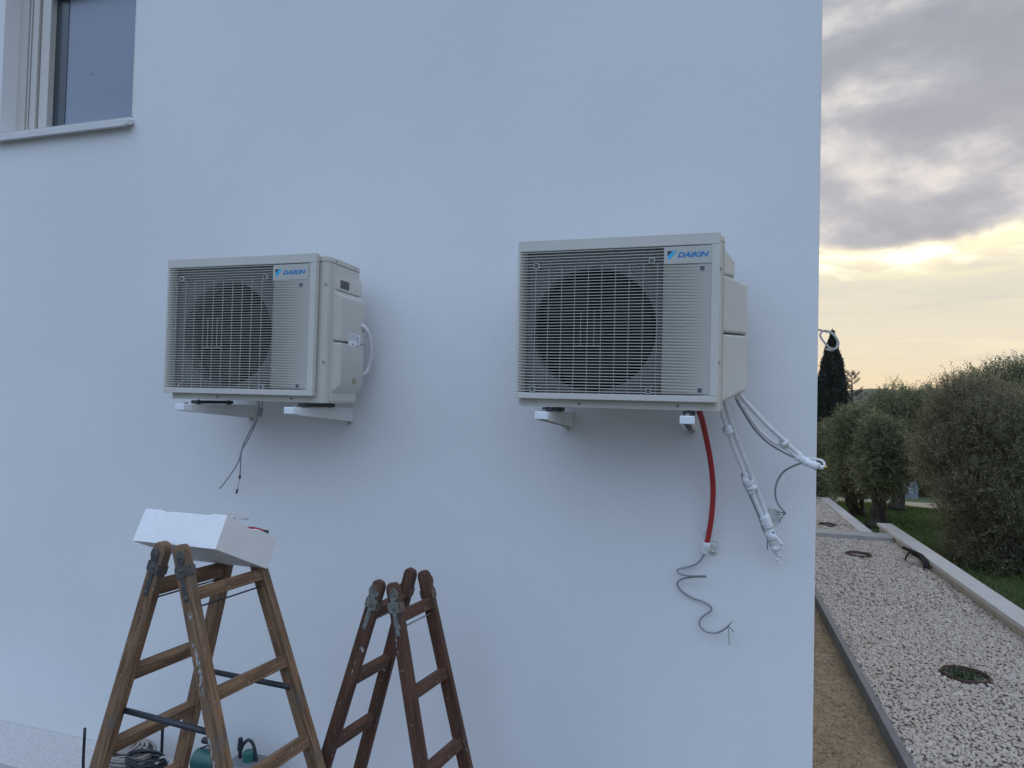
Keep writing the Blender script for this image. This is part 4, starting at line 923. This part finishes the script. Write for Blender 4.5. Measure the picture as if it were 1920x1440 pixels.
tt = thing('pliers', 'steel pliers with black grip lying in the foam box beside the red tool', 'tool'); tt.matrix_world = BM @ Matrix.Translation((-0.085, 0.135, 0.150)) @ Matrix.Rotation(R(20), 4, 'Z')
MB().tube(spline([(0, 0, 0), (0.02, 0.01, 0.012), (0.045, 0.03, 0.02)], 5), 0.0035, 8).build('jaw', M['steel'], tt, smooth=True)
MB().tube(spline([(0, 0, 0), (-0.018, 0.004, 0.015), (-0.035, 0.02, 0.022)], 5), 0.003, 8).build('jaw', M['steel'], tt, smooth=True)
MB().cyl((0, 0, -0.03), (0, 0, 0.008), 0.008, 10).build('grip', M['black'], tt)

# ------------------------------------------------------------------ tools on the ledge
rl = thing('hose_reel', 'black metal reel with beige hoses behind the ladder foot', 'reel', (-3.17, 3.06, -2.19))
fm = MB()
P1 = [(-0.225, -0.08, 0.27), (-0.225, -0.08, 0.05), (-0.20, -0.08, 0.008), (0.17, -0.08, 0.008), (0.21, -0.08, 0.05), (0.21, -0.08, 0.14)]
fm.tube(spline(P1, 5), 0.0075, 8); fm.build('frame_tube', M['black'], rl, smooth=True)
MB().cyl((0.245, 0.0, 0.06), (0.245, 0.0, 0.385), 0.008, 10).build('handle_post', M['black'], rl)
hh = MB()
for k in range(9):
    rr = 0.155+0.012*random.random(); tz = 0.030+0.0155*k; q_ = random.random()*6
    hh.tube([(rr*1.05*math.cos(a)-0.0+0.006*math.cos(q_), rr*0.62*math.sin(a)+0.0, tz+0.007*math.sin(a+q_)) for a in np.linspace(0, 2*math.pi, 44)], 0.0095, 8)
for k in range(4):
    q_ = k*0.35
    hh.tube([((0.125-0.02*k)*math.cos(a)-0.01*k, (0.07-0.008*k)*math.sin(a), 0.172+0.006*math.sin(2*a+q_)) for a in np.linspace(0, 2*math.pi, 36)], 0.0085, 8)
hh.build('hose_coil', M['hose'], rl, smooth=True)
t = thing('cable_coil', 'coil of dark cable lying beside the hose reel', 'cable', (-2.96, 2.99, -2.19))
cc = MB()
for k in range(16):
    rr = 0.088+0.016*random.random(); ph_ = random.random()*6; tz = 0.02+0.011*k
    cc.tube([(rr*1.15*math.cos(a)+0.006*math.sin(2*a+ph_), rr*0.75*math.sin(a), tz+0.010*math.sin(a+ph_)) for a in np.linspace(0, 2*math.pi, 30)], 0.0055, 6)
cc.build('cable_turns', M['darkcable'], t, smooth=True)
MB().tube(spline([(0.08, 0, 0.12), (0.10, -0.01, 0.19), (0.125, 0, 0.20), (0.145, 0.01, 0.17)], 6), 0.005, 8).build('cable_end', M['grayl'], t, smooth=True)
vp = thing('vacuum_pump', 'dark green vacuum pump with black carry handle on the paving ledge', 'pump', (-2.45, 3.06, -2.19))
MB().cyl((-0.235, 0, 0.185), (-0.05, 0, 0.185), 0.060, 28).build('motor_body', M['green'], vp, bevel=0.012)
MB().box(-0.245, 0.0, -0.075, 0.075, 0.02, 0.125).build('base_housing', M['green'], vp, bevel=0.02)
MB().box(0.004, 0.205, -0.085, 0.075, 0.005, 0.240).build('oil_tank', M['castgrey'], vp, bevel=0.016)
MB().box(0.165, 0.19, -0.0866, -0.0855, 0.185, 0.222).build('tank_sticker', M['sticker'], vp)
MB().box(0.03, 0.15, -0.0870, -0.0856, 0.05, 0.20).build('sight_panel', M['zinc'], vp)
hd = MB().cyl((-0.20, 0, 0.292), (-0.08, 0, 0.292), 0.0165, 14); hd.build('carry_handle', M['black'], vp, bevel=0.004)
MB().tube(spline([(-0.12, 0, 0.285), (-0.17, 0, 0.265), (-0.215, 0, 0.24), (-0.225, 0, 0.20)], 6), 0.0045, 8).build('handle_bracket', M['rod'], vp, smooth=True)
MB().tube(spline([(-0.085, 0, 0.29), (-0.06, 0, 0.27), (-0.06, 0, 0.22)], 6), 0.0065, 8).build('handle_bracket', M['rod'], vp, smooth=True)
MB().cyl((0.105, 0.0, 0.235), (0.105, 0, 0.285), 0.036, 18, 0.032).build('filler_cap', M['greenc'], vp, bevel=0.005)
MB().tube(spline([(0.048, 0, 0.28), (0.065, 0, 0.315), (0.095, 0, 0.342), (0.125, 0, 0.325), (0.145, 0, 0.27), (0.15, 0, 0.235)], 7), 0.0085, 10).build('hose_loop', M['rod'], vp, smooth=True)
MB().cyl((0.045, 0, 0.28), (0.045, 0, 0.345), 0.016, 12, 0.012).build('valve_fitting', M['rod'], vp, bevel=0.003)
MB().cyl((0.045, 0, 0.15), (0.045, 0, 0.28), 0.010, 10).build('intake_pipe', M['rod'], vp)

# ------------------------------------------------------------------ trees
def shoots(lobes, n, Ls, per, leafL, leafW, upw, shell=(0.70, 1.02), spread=0.35):
    """leafy twigs through the crown: lobes = (cx,cy,cz,rx,ry,rz)"""
    A = np.array(lobes, float); area = (A[:, 3]*A[:, 5]); idx = rng.choice(len(A), n, p=area/area.sum())
    d = rng.normal(size=(n, 3)); d /= np.linalg.norm(d, axis=1)[:, None]
    rad = np.where(rng.uniform(size=n) < 0.78, rng.uniform(*shell, n), rng.uniform(0.2, 0.75, n))
    # lumpy surface
    lump = 1+0.17*np.sin(d[:, 0]*6+A[idx, 0]*5)*np.sin(d[:, 2]*5+A[idx, 1])+0.10*np.sin(d[:, 1]*13+d[:, 2]*11+A[idx, 2]*7)
    base = A[idx, :3]+d*A[idx, 3:]*(rad*lump)[:, None]
    dr = d*0.75+rng.normal(0, spread, (n, 3)); dr[:, 2] += upw; dr /= np.linalg.norm(dr, axis=1)[:, None]
    L = rng.uniform(*Ls, n); cl = np.clip(rng.normal(0.42, 0.20, n)+0.16*np.sin(base[:, 0]*2.1+base[:, 2]*2.7)*np.sin(base[:, 1]*1.7+base[:, 2]*1.3), 0, 1)
    k = np.tile(np.linspace(0.05, 1, per), n).reshape(n, per)
    P = base[:, None]+dr[:, None]*(k*L[:, None])[..., None]
    P[..., 2] -= (k**2*L[:, None]*0.10)
    D = dr[:, None]*0.65+rng.normal(0, 0.55, (n, per, 3))
    c_ = np.clip(cl[:, None]+rng.normal(0, 0.24, (n, per)), 0, 1)
    m_ = n*per
    return P.reshape(m_, 3), D.reshape(m_, 3), rng.uniform(*leafL, m_), rng.uniform(*leafW, m_), c_.ravel()
def olive(label, base, lobes, n, m, trunks, leafL=(0.040, 0.070), leafW=(0.011, 0.017), Ls=(0.08, 0.20), per=11, upw=0.55, extra=()):
    t = thing('olive_tree', label, 'tree', base, 0, 'olive trees beyond the parapet')
    bb = Vector(base)
    lb_ = [(x-bb.x, y-bb.y, z-bb.z, a*1.1, b*1.1, c*1.1) for x, y, z, a, b, c in lobes]
    P, D, L, Wd, c_ = shoots(lb_, n, Ls, per, leafL, leafW, upw)
    leaf_mesh('crown', P, D, L, Wd, m, t, c_, 'stuff')
    tr = MB()
    for path, r0_, r1_ in trunks:
        q = spline(path, 5); kk = len(q)
        q = [p+Vector((random.gauss(0, .012), random.gauss(0, .012), 0)) for p in q]
        tr.tube(q, [(r0_+(r1_-r0_)*i/(kk-1))*(1+random.uniform(-.12, .12)+(0.5 if i == 0 else 0.18 if i == 1 else 0)) for i in range(kk)], 9)
    tr.build('trunk', M['bark'], t, smooth=True)
    lm = MB()
    for (x, y, z, a, b, c) in lb_:
        p0 = Vector(trunks[0][0][-1]); p1 = Vector((x, y, z))
        lm.tube(spline([p0, p0.lerp(p1, 0.5)+Vector((random.uniform(-.06, .06), random.uniform(-.06, .06), 0.06)), p1], 5), [0.035-0.0025*i for i in range(11)], 6)
    lm.build('limbs', M['bark'], t, smooth=True)
    return t
# crowns traced as overlapping lobes, each tree at its own distance
olive('large nearest olive tree filling the right edge beside the parapet', (4.5, 13.2, -2.5),
      [(3.67, 12.8, -0.51, 0.39, 0.49, 0.52), (3.94, 12.8, -0.01, 0.4, 0.49, 0.52), (4.41, 12.8, -0.17, 0.43, 0.6, 0.63), (4.17, 12.8, -0.93, 0.58, 0.59, 0.62), (4.04, 12.8, -1.64, 0.36, 0.5, 0.53), (4.74, 12.8, -1.33, 0.58, 0.78, 0.82), (4.18, 12.8, -2.25, 0.39, 0.38, 0.4), (4.71, 12.8, -2.33, 0.51, 0.49, 0.52), (4.45, 12.3, -2.25, 0.50, 0.45, 0.40), (3.62, 12.3, -0.55, 0.26, 0.30, 0.26), (3.98, 12.0, -0.15, 0.30, 0.30, 0.28), (3.95, 12.0, -1.05, 0.32, 0.32, 0.28), (4.35, 12.0, -0.65, 0.30, 0.32, 0.28), (4.55, 12.1, 0.05, 0.34, 0.32, 0.30), (3.72, 12.2, -1.30, 0.24, 0.25, 0.24), (4.35, 11.9, -1.50, 0.34, 0.3, 0.28), (4.05, 12.5, -2.1, 0.35, 0.4, 0.35), (5.1, 12.2, -2.1, 0.6, 0.5, 0.5), (3.72, 12.8, 0.32, 0.19, 0.19, 0.2), (3.51, 12.8, -0.88, 0.23, 0.26, 0.27), (5.14, 12.8, -0.62, 0.57, 0.9, 0.95), (3.88, 13.24, -0.51, 0.39, 0.49, 0.52), (4.16, 13.24, -0.01, 0.4, 0.49, 0.52), (4.64, 13.34, -0.17, 0.43, 0.6, 0.63), (4.4, 13.33, -0.93, 0.58, 0.59, 0.62), (4.26, 13.25, -1.64, 0.36, 0.5, 0.53)],
      24000, M['olive'], [([(0, 0, 0), (0.1, 0.05, 0.5), (0.05, 0.1, 1.1)], 0.2, 0.13), ([(0.2, -0.1, 0), (0.35, -0.1, 0.6), (0.5, 0, 1.3)], 0.15, 0.09)], leafL=(0.030, 0.056), leafW=(0.008, 0.013), Ls=(0.08, 0.26), upw=0.7)
olive('tall olive tree rising behind the nearest one at the upper right', (5.7, 15.8, -2.5),
      [(5.75, 15.3, 0.52, 0.20, 0.2, 0.34), (5.40, 15.3, 0.44, 0.14, 0.2, 0.30), (6.05, 15.3, 0.56, 0.2, 0.2, 0.32), (5.63, 15.6, 0.58, 0.38, 0.36, 0.32), (5.22, 15.6, 0.48, 0.31, 0.31, 0.32), (6.08, 15.6, 0.5, 0.4, 0.45, 0.48), (4.8, 15.6, 0.42, 0.28, 0.27, 0.27), (5.9, 15.92, 0.58, 0.38, 0.36, 0.32), (5.48, 15.88, 0.48, 0.31, 0.31, 0.32), (6.36, 16.0, 0.5, 0.4, 0.45, 0.48), (5.04, 15.84, 0.42, 0.28, 0.27, 0.27), (5.6, 15.8, -0.2, 0.8, 0.6, 0.7), (6.6, 15.8, 0.1, 0.7, 0.6, 0.7), (6.0, 15.8, -0.8, 0.9, 0.7, 0.7)],
      6000, M['olive2'], [([(0, 0, 0), (0.1, 0, 0.7), (0, 0, 1.5)], 0.18, 0.12)], Ls=(0.15, 0.40), upw=1.3)
olive('rounded olive tree with thick trunk standing on the lawn at the centre', (3.45, 16.25, -2.52),
      [(3.48, 16.2, -0.75, 0.41, 0.5, 0.52), (3.22, 16.2, -1.19, 0.25, 0.46, 0.49), (3.75, 16.2, -1.01, 0.25, 0.53, 0.55), (3.49, 16.2, -1.56, 0.39, 0.37, 0.28), (3.37, 16.2, -0.41, 0.23, 0.24, 0.26), (3.68, 16.65, -0.75, 0.41, 0.5, 0.52), (3.42, 16.61, -1.19, 0.25, 0.46, 0.49), (3.96, 16.68, -1.01, 0.25, 0.53, 0.55), (3.69, 16.53, -1.56, 0.39, 0.37, 0.28), (3.57, 16.42, -0.41, 0.23, 0.24, 0.26)],
      5200, M['olive2'], [([(-0.04, 0, 0), (-0.02, 0, 0.35), (-0.02, 0, 0.85)], 0.13, 0.10), ([(0.13, 0.02, 0), (0.09, 0, 0.4), (0.15, 0, 0.9)], 0.11, 0.07)], upw=0.35)
olive('leaning olive tree with slim forked trunks left of the rounded one', (3.1, 17.7, -2.52),
      [(3.03, 17.6, -0.59, 0.35, 0.46, 0.49), (3.21, 17.6, -1.18, 0.32, 0.6, 0.64), (3.27, 17.6, -0.27, 0.3, 0.34, 0.36), (2.91, 17.6, -1.43, 0.23, 0.49, 0.51), (3.11, 17.6, -1.86, 0.3, 0.28, 0.25), (3.22, 18.01, -0.59, 0.35, 0.46, 0.49), (3.41, 18.14, -1.18, 0.32, 0.6, 0.64), (3.47, 17.91, -0.27, 0.3, 0.34, 0.36), (3.1, 18.04, -1.43, 0.23, 0.49, 0.51), (3.3, 17.85, -1.86, 0.3, 0.28, 0.25)],
      5200, M['olive2'], [([(0.12, 0, 0), (0.02, 0, 0.4), (-0.15, 0, 0.9)], 0.07, 0.05), ([(0.22, 0.1, 0), (0.17, 0.1, 0.5), (0.15, 0.1, 1.1)], 0.08, 0.06), ([(0.36, 0.0, 0), (0.34, 0.1, 0.5), (0.3, 0.1, 1.1)], 0.05, 0.04)], upw=0.4)
olive('broad olive tree behind the rounded one with pale top shoots', (4.8, 20.3, -2.65),
      [(4.02, 20.0, -0.18, 0.32, 0.4, 0.40), (3.75, 20.0, -0.45, 0.34, 0.4, 0.42), (5.45, 20.0, 0.10, 0.36, 0.4, 0.42), (4.69, 20.0, 0.08, 0.48, 0.51, 0.54), (4.22, 20.0, -0.07, 0.33, 0.46, 0.49), (5.2, 20.0, 0.06, 0.37, 0.46, 0.48), (4.93, 20.0, -0.9, 0.52, 0.67, 0.71), (4.42, 20.0, -0.85, 0.46, 0.6, 0.63), (5.31, 20.0, -1.24, 0.42, 0.53, 0.56), (4.93, 20.46, 0.08, 0.48, 0.51, 0.54), (4.45, 20.41, -0.07, 0.33, 0.46, 0.49), (5.46, 20.41, 0.06, 0.37, 0.46, 0.48), (5.18, 20.6, -0.9, 0.52, 0.67, 0.71), (4.65, 20.54, -0.85, 0.46, 0.6, 0.63), (4.9, 20.6, -1.5, 0.8, 0.5, 0.5), (5.7, 20.8, -1.6, 0.7, 0.5, 0.45), (4.3, 20.6, -1.4, 0.5, 0.5, 0.5)],
      8800, M['olive2'], [([(0, 0, 0), (0.05, 0, 0.6), (0, 0, 1.3)], 0.16, 0.11)], upw=0.8, Ls=(0.10, 0.28))
olive('low dark olive tree partly hidden by the house corner', (2.9, 20.6, -2.65),
      [(2.98, 20.4, -1.08, 0.27, 0.54, 0.57), (2.78, 20.4, -1.76, 0.3, 0.64, 0.67), (3.12, 20.4, -1.82, 0.24, 0.56, 0.59), (3.17, 20.89, -1.08, 0.27, 0.54, 0.57), (2.96, 20.98, -1.76, 0.3, 0.64, 0.67), (3.31, 20.9, -1.82, 0.24, 0.56, 0.59)],
      3000, M['olive2'], [([(0, 0, 0), (0.0, 0, 0.6), (0, 0, 1.0)], 0.10, 0.07)])
# ordinary dark hedge trees beyond the road
for i, (x, y, r, h, lab) in enumerate([(4.3, 30.5, 2.0, 1.15, 'dark bushy tree beyond the road behind the leaning olive'), (7.6, 31.5, 2.1, 1.1, 'dark bushy tree beyond the road behind the broad olive'), (11.0, 30.5, 2.3, 1.5, 'dark bushy tree beyond the road behind the tall olive'), (14.8, 31.0, 2.6, 1.6, 'dark bushy tree beyond the road at the far right')]):
    t = thing('bushy_tree', lab, 'tree', (x, y, -3.4), 0, 'dark trees beyond the road')
    lobs = [(random.uniform(-.8, .8), random.uniform(-.5, .5), h+random.uniform(-.4, .5), r*random.uniform(.6, .9), r*.7, h*random.uniform(.75, 1.0)) for _ in range(5)]
    P, D_, L_, Wd_, c_ = shoots(lobs, 2600, (0.25, 0.5), 10, (0.10, 0.15), (0.035, 0.055), 0.2)
    P[:, 2] = np.maximum(P[:, 2], 0.05)
    leaf_mesh('crown', P, D_, L_, Wd_, M['cyp'] if i % 2 == 0 else M['olive2'], t, c_*0.6, 'stuff')
    MB().tube([(0, 0, 0), (0, 0, 1.2)], [0.2, 0.14], 8).build('trunk', M['bark'], t, smooth=True)
# cypress
t = thing('cypress_tree', 'tall slender dark cypress rising beside the house corner', 'tree', (4.95, 32, -2.6))
n = 15000; hN = rng.uniform(0, 1, n)**0.9; H = 6.0
def cyr(q): return np.interp(q, [0, .05, .42, .67, .80, .91, .955, .975, 1.0], [0.62, 0.80, 0.72, 0.46, 0.31, 0.14, 0.045, 0.025, 0.012])
a = rng.uniform(0, 2*np.pi, n); rr = cyr(hN)*rng.uniform(0.55, 1.0, n)*(1+0.10*np.sin(a*5+hN*21)+0.07*np.sin(a*3-hN*37))
P = np.stack([rr*np.cos(a), rr*np.sin(a), 0.1+hN*H-0.15], 1)
k = 7; dr = np.stack([np.cos(a)*0.25, np.sin(a)*0.25, np.ones(n)], 1)
P = (P[:, None]+dr[:, None]*(rng.uniform(0, 0.26, (n, k))*(0.2+1.3*rr[:, None]))[..., None]+rng.normal(0, 1, (n, k, 3))*(0.008+0.04*rr)[:, None, None]).reshape(-1, 3)
D_ = np.repeat(dr, k, 0)+rng.normal(0, 0.3, (n*k, 3))
cc_ = np.repeat(np.clip(0.4+0.3*np.sin(a*7+hN*9)+rng.normal(0, .2, n), 0, 1), k)
leaf_mesh('crown', P, D_, rng.uniform(0.08, 0.14, n*k), rng.uniform(0.02, 0.035, n*k), M['cyp'], t, cc_, 'stuff')
MB().tube([(0, 0, 0), (0, 0, 3), (0, 0, 6.0), (0, 0, 6.2)], [0.14, 0.09, 0.02, 0.008], 8).build('trunk', M['bark'], t, smooth=True)
t = thing('cypress_tree', 'broader dark cypress mostly hidden behind the house corner', 'tree', (4.05, 32.5, -2.6))
n = 6500; hN = rng.uniform(0, 1, n); a = rng.uniform(0, 2*np.pi, n); rr = np.interp(hN, [0, .3, .8, 1], [.9, .95, .6, .15])*rng.uniform(.5, 1, n)
P = np.stack([rr*np.cos(a), rr*np.sin(a), 0.2+hN*3.95], 1); dr = np.stack([np.cos(a)*0.25, np.sin(a)*0.25, np.ones(n)], 1)
P = (P[:, None]+dr[:, None]*(rng.uniform(0, 0.26, (n, k)))[..., None]+rng.normal(0, 0.03, (n, k, 3))).reshape(-1, 3)
leaf_mesh('crown', P, np.repeat(dr, k, 0)+rng.normal(0, 0.3, (n*k, 3)), rng.uniform(0.08, 0.14, n*k), rng.uniform(0.02, 0.035, n*k), M['cyp'], t, None, 'stuff')
MB().tube([(0, 0, 0), (0, 0, 3.9)], [0.14, 0.03], 8).build('trunk', M['bark'], t, smooth=True)
# small layered conifer right of the cypress
t = thing('conifer_tree', 'small open branched conifer just right of the tall cypress', 'tree', (5.42, 30.2, -2.6))
tr = MB().tube([(0, 0, 0), (0.03, 0, 2), (0, 0, 4.25)], [0.10, 0.06, 0.01], 8); PP = []; DD = []
for i in range(34):
    z = 0.7+3.35*(i/33); L_ = (0.92*(1-(z-0.5)/3.9)+0.12)*random.uniform(0.65, 1.15); a_ = random.uniform(0, 2*math.pi); 
    p0 = Vector((0, 0, z)); p1 = Vector((L_*math.cos(a_), L_*math.sin(a_), z+0.32*L_+random.uniform(-.05, .1)))
    tr.tube([p0, p1], [0.014, 0.004], 5)
    for j in range(70):
        q = random.uniform(0.1, 1.05); PP.append(p0.lerp(p1, q)+Vector((random.gauss(0, .015), random.gauss(0, .015), random.gauss(0, .018)))+Vector((0, 0, 0.10*q*q))); DD.append((p1-p0)*1.2+Vector((random.gauss(0, .4), random.gauss(0, .4), random.gauss(0.1, .25))))
tr.build('trunk', M['bark'], t, smooth=True)
PP = np.array([tuple(p) for p in PP]); DD = np.array([tuple(p) for p in DD])
leaf_mesh('crown', PP, DD, rng.uniform(0.07, 0.13, len(PP)), rng.uniform(0.015, 0.03, len(PP)), M['cyp'], t, None, 'stuff')
# lawn blades where the lawn shows
n = 60000
P = np.stack([rng.uniform(3.25, 9.0, n), rng.uniform(8, 22.5, n)], 1); P = P[(P[:, 0] < 3.3+(P[:, 1]-6)*0.33+1.5)]
P = np.concatenate([P, lawn_z(P[:, 0], P[:, 1])[:, None]-0.005], 1); n = len(P)
D_ = rng.normal(0, 0.35, (n, 3)); D_[:, 2] = 1
g_o = leaf_mesh('grass', P, D_, rng.uniform(0.05, 0.11, n), rng.uniform(0.008, 0.014, n), M['grassm'], None, np.clip(0.5+0.3*np.sin(P[:, 0]*1.3)*np.sin(P[:, 1]*0.8)+rng.normal(0, 0.18, n), 0, 1), 'stuff')
tag(g_o, 'short green lawn grass under and between the olive trees', 'grass', kind='stuff')
# far hill and a pale far house glimpsed between the trunks
X, Y = np.meshgrid(np.linspace(-200, 500, 90), np.linspace(380, 700, 24)); Z = -3+np.exp(-((Y-540)/85)**2)*(16+4.5*np.sin(X*0.017+0.4)+2.4*np.sin(X*0.051)+1.2*np.sin(X*0.13))
i_ = np.arange(90*24).reshape(24, 90)
npmesh('hills', np.stack([X.ravel(), Y.ravel(), Z.ravel()], 1), np.stack([i_[:-1, :-1].ravel(), i_[:-1, 1:].ravel(), i_[1:, 1:].ravel(), i_[1:, :-1].ravel()], 1), M['hill'], kind='structure', smooth=True)
fh = thing('far_shed', 'small pale grey blue shed glimpsed between trunks far beyond the lawn', 'shed', (6.95, 27.6, -3.4))
MB().box(-0.24, 0.24, 0, 0.5, 0, 0.95).build('wall', M['blueish'], fh)
MB().prism([(-0.28, 0.952), (0.28, 0.952), (0.28, 0.97), (0, 1.05), (-0.28, 0.97)], -0.05, 0.55).build('roof', M['farwhite'], fh)
MB().box(-0.07, 0.07, -0.02, -0.003, 0.42, 0.85).build('door', M['farwhite'], fh)
